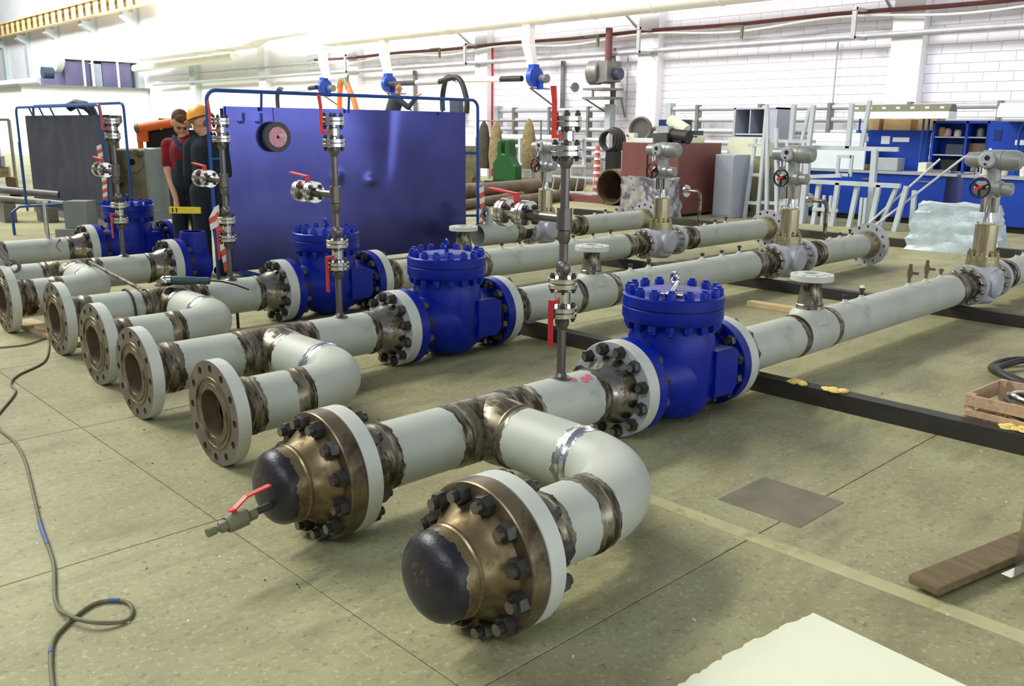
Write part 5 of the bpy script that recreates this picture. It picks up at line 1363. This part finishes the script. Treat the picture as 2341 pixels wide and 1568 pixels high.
for k, (p0, p1, lab) in enumerate((((12.6, 3.78, .02), (13.0, 2.85, 1.15), 'left of two long pale rods leaning on the blue bench'), ((12.6, 3.66, .02), (13.2, 2.55, 1.2), 'right of two long pale rods leaning on the blue bench'))):
    simple('long_rod', lab, 'rod', MB().cyl((0, 0, 0), Vector(p1) - Vector(p0), .018, 10), 'frame_white', p0, 0, 'long rods leaning on the bench')

# blue work benches
def bench(label, y0, y1, x0, gap):
    t = thing('work_bench', label, 'workbench', (x0, y0, 0)); L_ = y1 - y0
    bevel(MB().box(0, 0, .10, .7, gap, .84).build('drawer_unit', 'bench_blue', t, smooth=0), .006, 1)
    if gap < L_ - .2: bevel(MB().box(0, gap + .14, .10, .7, L_, .84).build('drawer_unit', 'bench_blue', t, smooth=0), .006, 1)
    MB().box(-.03, -.02, .84, .75, L_ + .02, .88).build('worktop', 'rack_grey', t, smooth=0)
    MB().box(.06, .02, 0, .66, L_ - .02, .10).build('plinth', 'black', t, smooth=0)
    n = max(1, int(L_ / .8))
    for k in range(n):
        MB().box(-.012, L_ * (k + .5) / n - .14, .72, -.002, L_ * (k + .5) / n + .14, .745).build('handle', 'stainless', t, smooth=0)
    return t
bench('long blue workbench behind the white frames', 2.98, 5.9, 14.1, 0.0 + .02)
bench('blue workbench at the right edge with a brown board on it', .6, 2.80, 13.9, 2.2)
t = thing('bench_backboard', 'blue back panel with white labels behind the long workbench', 'panel', (14.75, 3.75, .88))
MB().box(0, 0, 0, .05, 1.35, .70).build('panel', 'bench_blue', t, smooth=0)
for y0, y1, z0, z1, m_ in ((.35, .65, .50, .58, 'white_label'), (.70, .86, .46, .60, 'white_label'), (1.1, 1.3, .50, .58, 'white_label')):
    MB().box(-.006, y0, z0, 0, y1, z1).build('label_plate', m_, t, smooth=0)
for y in (.0, 1.1): MB().cyl((-.1, y, -.0), (-.1, y, 1.1), .018, 8).build('post', 'rail_blue', t)
t = thing('bench_lamp', 'long white bench lamp hood above the cardboard boxes', 'lamp', (14.45, 3.3, 1.78))
MB().box(-.15, 0, .0, .2, 1.75, .12).build('diffuser', 'lamp_cover', t, smooth=0); MB().prism([(-.15, .12), (.2, .12), (.12, .24), (-.05, .24)], 0, 1.75, Matrix(((0, 1, 0, 0), (1, 0, 0, 0), (0, 0, 1, 0), (0, 0, 0, 1)))).build('hood', 'olive', t, smooth=0)
for k in range(7): MB().box(-.11, .1 + .25 * k, .15, -.09, .17 + .25 * k, .20).build('vent', 'white_label', t, smooth=0)
for y in (.5, 1.65): MB().cyl((.1, y, -.9), (.1, y, .1), .02, 8).build('post', 'rail_blue', t)
t = thing('bench_lamp', 'white bench lamp hood at the right edge of the picture', 'lamp', (14.3, 1.0, 1.80))
MB().box(-.15, 0, .0, .2, 1.5, .11).build('diffuser', 'lamp_cover', t, smooth=0); MB().prism([(-.15, .11), (.2, .11), (.12, .22), (-.05, .22)], 0, 1.5, Matrix(((0, 1, 0, 0), (1, 0, 0, 0), (0, 0, 1, 0), (0, 0, 0, 1)))).build('hood', 'duct_grey', t, smooth=0)
MB().tube([(.1, 1.2, -.9), (.1, 1.2, -.2), (.05, 1.1, .0)], .02, 8).build('post', 'rail_blue', t)
for k, (y, sy, sz, lab) in enumerate(((5.08, .3, .27, 'brown cardboard box at the left under the bench lamp'), (4.5, .5, .20, 'low cardboard box in the middle under the bench lamp'), (4.04, .33, .33, 'tall cardboard box at the right under the bench lamp'))):
    cube_thing('cardboard_box', lab, 'box', 'cardboard', (14.86, y - .35, 1.58), .35, sy, sz, 0, 'cardboard boxes above the bench')
t = thing('box_shelf', 'narrow shelf carrying the cardboard boxes', 'shelf', (14.81, 3.68, .88)); MB().box(0, 0, .66, .4, 1.37, .70).build('board', 'bench_dark', t, smooth=0)
for y in (.02, 1.31): MB().box(0.02, y, 0, .08, y + .04, .66).build('upright', 'bench_dark', t, smooth=0)
t = thing('shelf_unit', 'blue open shelf unit holding jars and parts', 'shelf', (14.55, 2.72, .885))
MB().box(0, 0, 0, .4, .03, .86).box(0, .33, 0, .4, .37, .86).box(0, .88, 0, .4, .92, .86).box(0, 0, .82, .4, .92, .86).box(.36, 0, 0, .4, .92, .86).build('carcass', 'bench_blue', t, smooth=0)
for z in (.0, .28, .58): MB().box(.02, .03, z, .36, .88, z + .02).build('board', 'rack_grey', t, smooth=0)
SH = [('jar', 'pink jar on the top shelf of the blue unit', 'pink_label', .72, .62, .13), ('jar', 'cream jar on the top shelf beside the pink jar', 'paper', .55, .62, .11), ('jar', 'tan jar at the left of the top shelf', 'cardboard', .82, .62, .15),
      ('tin', 'grey tin on the narrow top shelf', 'fan_grey', .18, .62, .14), ('dark_case', 'dark case on the middle shelf of the blue unit', 'cabinet_dark', .55, .31, .18), ('dark_case', 'brown case at the right of the middle shelf', 'brown_steel', .18, .31, .2), ('dark_case', 'black case on the bottom shelf of the blue unit', 'black', .6, .03, .2)]
for nm, lab, m_, y, z, h in SH:
    mb_ = MB().lathe([(0, 0), (0, .06), (h * .8, .06), (h * .9, .045), (h, .045), (h, 0)], 14, UP()) if nm in ('jar', 'tin') else MB().box(-.08, -.14, 0, .08, .14, h)
    simple(nm, lab, nm.replace('_', ' '), mb_, m_, (14.72, 2.72 + y, .885 + z - .015), 0, 'items on the blue shelf unit')
t = thing('wall_cabinet', 'blue closed cabinet with a white label right of the shelf unit', 'cabinet', (14.5, 2.0, .885))
MB().box(0, 0, 0, .45, .70, .85).build('body', 'bench_blue', t, smooth=0); MB().box(-.008, .06, .48, 0, .28, .56).build('label_plate', 'white_label', t, smooth=0); MB().box(-.008, .5, .55, 0, .62, .72).build('door_panel', 'bench_dark', t, smooth=0)
MB().box(-.008, .62, .28, 0, .66, .42).build('strip', 'white_label', t, smooth=0)
t = thing('blue_locker', 'blue locker with a white arrow sign on pale blue', 'locker', (14.2, 1.4, .885))
MB().box(0, 0, 0, .5, .56, .86).build('body', 'bench_blue', t, smooth=0)
sg = MB().box(-.008, .40, .40, 0, .54, .78).build('sign_plate', 'cyan', t, smooth=0)
MB().prism([(-.025, .16), (-.025, -.04), (-.06, -.04), (0, -.17), (.06, -.04), (.025, -.04), (.025, .16)], -.004, 0, T(-.009, .47, .60)).build('arrow', 'white_label', sg, smooth=0)
MB().box(-.008, .14, .76, 0, .34, .84).build('yellow_plate', 'yellow', t, smooth=0)
t = thing('brown_board', 'dark brown board leaning on the bench at the right edge', 'board', (13.98, 1.35, .885)); MB().box(0, 0, 0, .03, .42, .60).build('sheet', 'coat_dark', t, smooth=0)
cube_thing('white_board', 'large pale white board leaning behind the white frames', 'board', 'board_white', (14.13, 4.6, .885), .04, 1.2, .48)
cube_thing('white_carton', 'flat bright white carton on top of the pale board', 'carton', 'white_label', (14.2, 4.75, 1.366), .3, 1.0, .16)
for k, (y, m_, s_, h, lab) in enumerate(((4.6, 'cardboard', .5, .09, 'tan flat parcel on the long workbench'), (4.05, 'rack_grey', .45, .22, 'grey plastic bin on the long workbench'), (3.55, 'paper', .14, .16, 'cream lump beside the grey bin'), (3.15, 'stainless', .35, .05, 'shiny tray on the long workbench'))):
    cube_thing('bench_item', lab, 'bench item', m_, (14.25, y, .885), .3, s_, h, 0, 'items on the workbench')
for k, (y, lab) in enumerate(((2.55, 'left white cup on the right workbench'), (2.28, 'white bucket on the right workbench'), (1.95, 'white pot by the brown board'))):
    simple('white_pot', lab, 'pot', MB().lathe([(0, 0), (0, .07), (.16, .085), (.16, 0)], 16, UP()), 'paper', (14.1, y, .885), 0, 'white pots on the right workbench')

# ================================================================ BACKGROUND, LEFT
t = thing('grey_cylinder', 'upright pale grey cylinder behind the workers', 'cylinder', (3.95, 10.75, 0))
MB().lathe([(0, 0), (0, .19), (.28, .19), (.285, .195), (.30, .195), (.305, .19), (1.2, .19), (1.22, .17), (1.22, 0)], 30, UP()).build('shell', 'drum_grey', t)
t = thing('dark_drum', 'dark metal drum with flange rim behind the red shirted worker', 'drum', (4.95, 12.35, 0))
MB().lathe([(0, 0), (0, .22), (1.5, .22), (1.5, 0)], 28, UP()).build('shell', 'drum_dark', t); MB().lathe([(1.5, 0), (1.5, .27), (1.56, .27), (1.56, .25), (1.62, .25), (1.66, .27), (1.66, 0)], 28, UP()).build('rim', 'brown_steel', t); MB().lathe([(1.38, .225), (1.40, .235), (1.42, .225)], 28, UP()).build('band', 'stainless', t)
t = thing('valve_casting', 'oily cream cast machine body with a round port at the left of the workers', 'machine', (4.12, 11.95, 0), math.radians(-40))
bevel(MB().prism([(-.34, .0), (.34, .0), (.30, .75), (.34, .9), (.36, 1.18), (-.3, 1.18), (-.36, .95), (-.28, .7)], -.3, .3, Matrix(((0, 1, 0, 0), (1, 0, 0, 0), (0, 0, 1, 0), (0, 0, 0, 1)))).build('casting', 'machine', t, smooth=0), .03, 2)
po = MB().lathe([(0, 0.055), (.0, .16), (.06, .16), (.06, .05)], 28, align((.02, -.3, .98), (0, -1, 0))).build('port_flange', 'machine', t); MB().lathe([(.055, 0), (.055, .052)], 18, align((.02, -.3, .98), (0, -1, 0))).build('port', 'black', po)
t = thing('flanged_pipe', 'brown upright flanged pipe behind the tall riser at the left', 'pipe', (4.1, 13.1, 0))
MB().lathe([(0, 0), (0, .16), (1.5, .16), (1.6, .24), (1.7, .24), (1.7, 0)], 28, UP()).build('shell', 'brown_steel', t)
t = thing('orange_barrier', 'orange tube frame with dark panel behind the workers', 'frame', (4.6, 12.0, 0), math.radians(-43.7))
MB().cyl((-.4, 0, 1.50), (.5, .1, 1.66), .075, 16).build('tube', 'orange', t); MB().cyl((-.46, 0, 1.49), (-.4, 0, 1.50), .078, 16).build('tube_end', 'olive', t)
MB().box(-.45, -.02, 1.28, -.28, .05, 1.46).box(-.45, 0, 1.0, -.38, .05, 1.3).build('support', 'orange', t, smooth=0); MB().box(-.35, .1, 0, .6, .14, 1.48).build('panel', 'black', t, smooth=0)
# far left clutter
for k in range(6):
    cube_thing('wall_sheet', ['white', 'pale blue', 'white', 'grey', 'white', 'pale'][k] + ' upright sheet in the far left rack, ' + ['first', 'second', 'third', 'fourth', 'fifth', 'sixth'][k] + ' from the left', 'sheet', ['board_white', 'cabinet_grey', 'board_white', 'rack_grey', 'board_white', 'frame_white'][k], (4.6 + .12 * k, 24.6 - .14 * k, .45), .04, .36, 1.3, math.radians(-43.7 + 90), 'upright sheets at the far left')
t = thing('sheet_rack', 'rack frame around the upright sheets at the far left', 'rack', (4.4, 24.2, 0), math.radians(-43.7))
MB().bar((-1, 0, 1.65), (1.3, 0, 1.65), .06).bar((-1, 0, 0), (-1, 0, 1.65), .06).bar((1.3, 0, 0), (1.3, 0, 1.65), .06).build('bars', 'fan_grey', t, smooth=0)
rnd = random.Random(77)
for k in range(14):
    m_ = ['cardboard', 'debris', 'foam', 'fan_grey', 'wood_dark', 'box_purple', 'paper'][k % 7]; c_ = ['cardboard', 'tan', 'yellowish', 'grey', 'brown', 'purple', 'cream'][k % 7]
    x = 3.55 + .12 * (k % 5) ; y = 19.2 + .25 * (k % 4)
    z = .18 + .23 * (k // 5)
    cube_thing('stored_part', c_ + ' part heaped at the far left, ' + ['lower', 'middle', 'upper'][k // 5] + ' layer, ' + ['first', 'second', 'third', 'fourth', 'fifth'][k % 5] + ' from the left', 'part', m_, (x, y, z), .2, .35, .22, rnd.uniform(-.5, .5), 'parts heaped at the far left')
simple('heap_table', 'low steel table under the heaped parts at the far left', 'table', MB().box(0, 0, .1, .9, 1.6, .18).box(0, 0, 0, .08, 1.6, .1).box(.82, 0, 0, .9, 1.6, .1), 'fan_grey', (3.45, 18.9, 0), 0, None, 0)
simple('grey_pipe', 'thick grey pipe lying at the far left before the heaped parts', 'pipe', MB().cyl((0, 0, 0), (.95, 1.9, 0), .2, 22), 'drum_grey', (2.5, 15.6, .2))
for k, (dy, z) in enumerate(((0, .38), (.25, .52))):
    simple('steel_bar', ['lower', 'upper'][k] + ' grey bar beside the foot of the grey screen', 'bar', MB().cyl((0, 0, 0), (.85, -.6, -.10), .06, 14), 'fan_grey', (2.35, 13.4 + dy, z), 0, 'grey bars beside the grey screen')
for k in (0, 1): simple('bar_support', ['left', 'right'][k] + ' grey block under the bars beside the grey screen', 'block', MB().box(0, 0, 0, .18, .5, .30 - .06 * k), 'fan_grey', (2.4 + .5 * k, 13.2 - .42 * k, 0), 0, 'blocks under the grey bars', 0)
simple('support_stand', 'pale grey support stand in front of the grey screen', 'stand', MB().box(-.16, -.16, .12, .16, .16, .5).box(-.26, -.26, 0, .26, .26, .12), 'drum_grey', (2.72, 10.62, 0), math.radians(-43.7), None, 0)
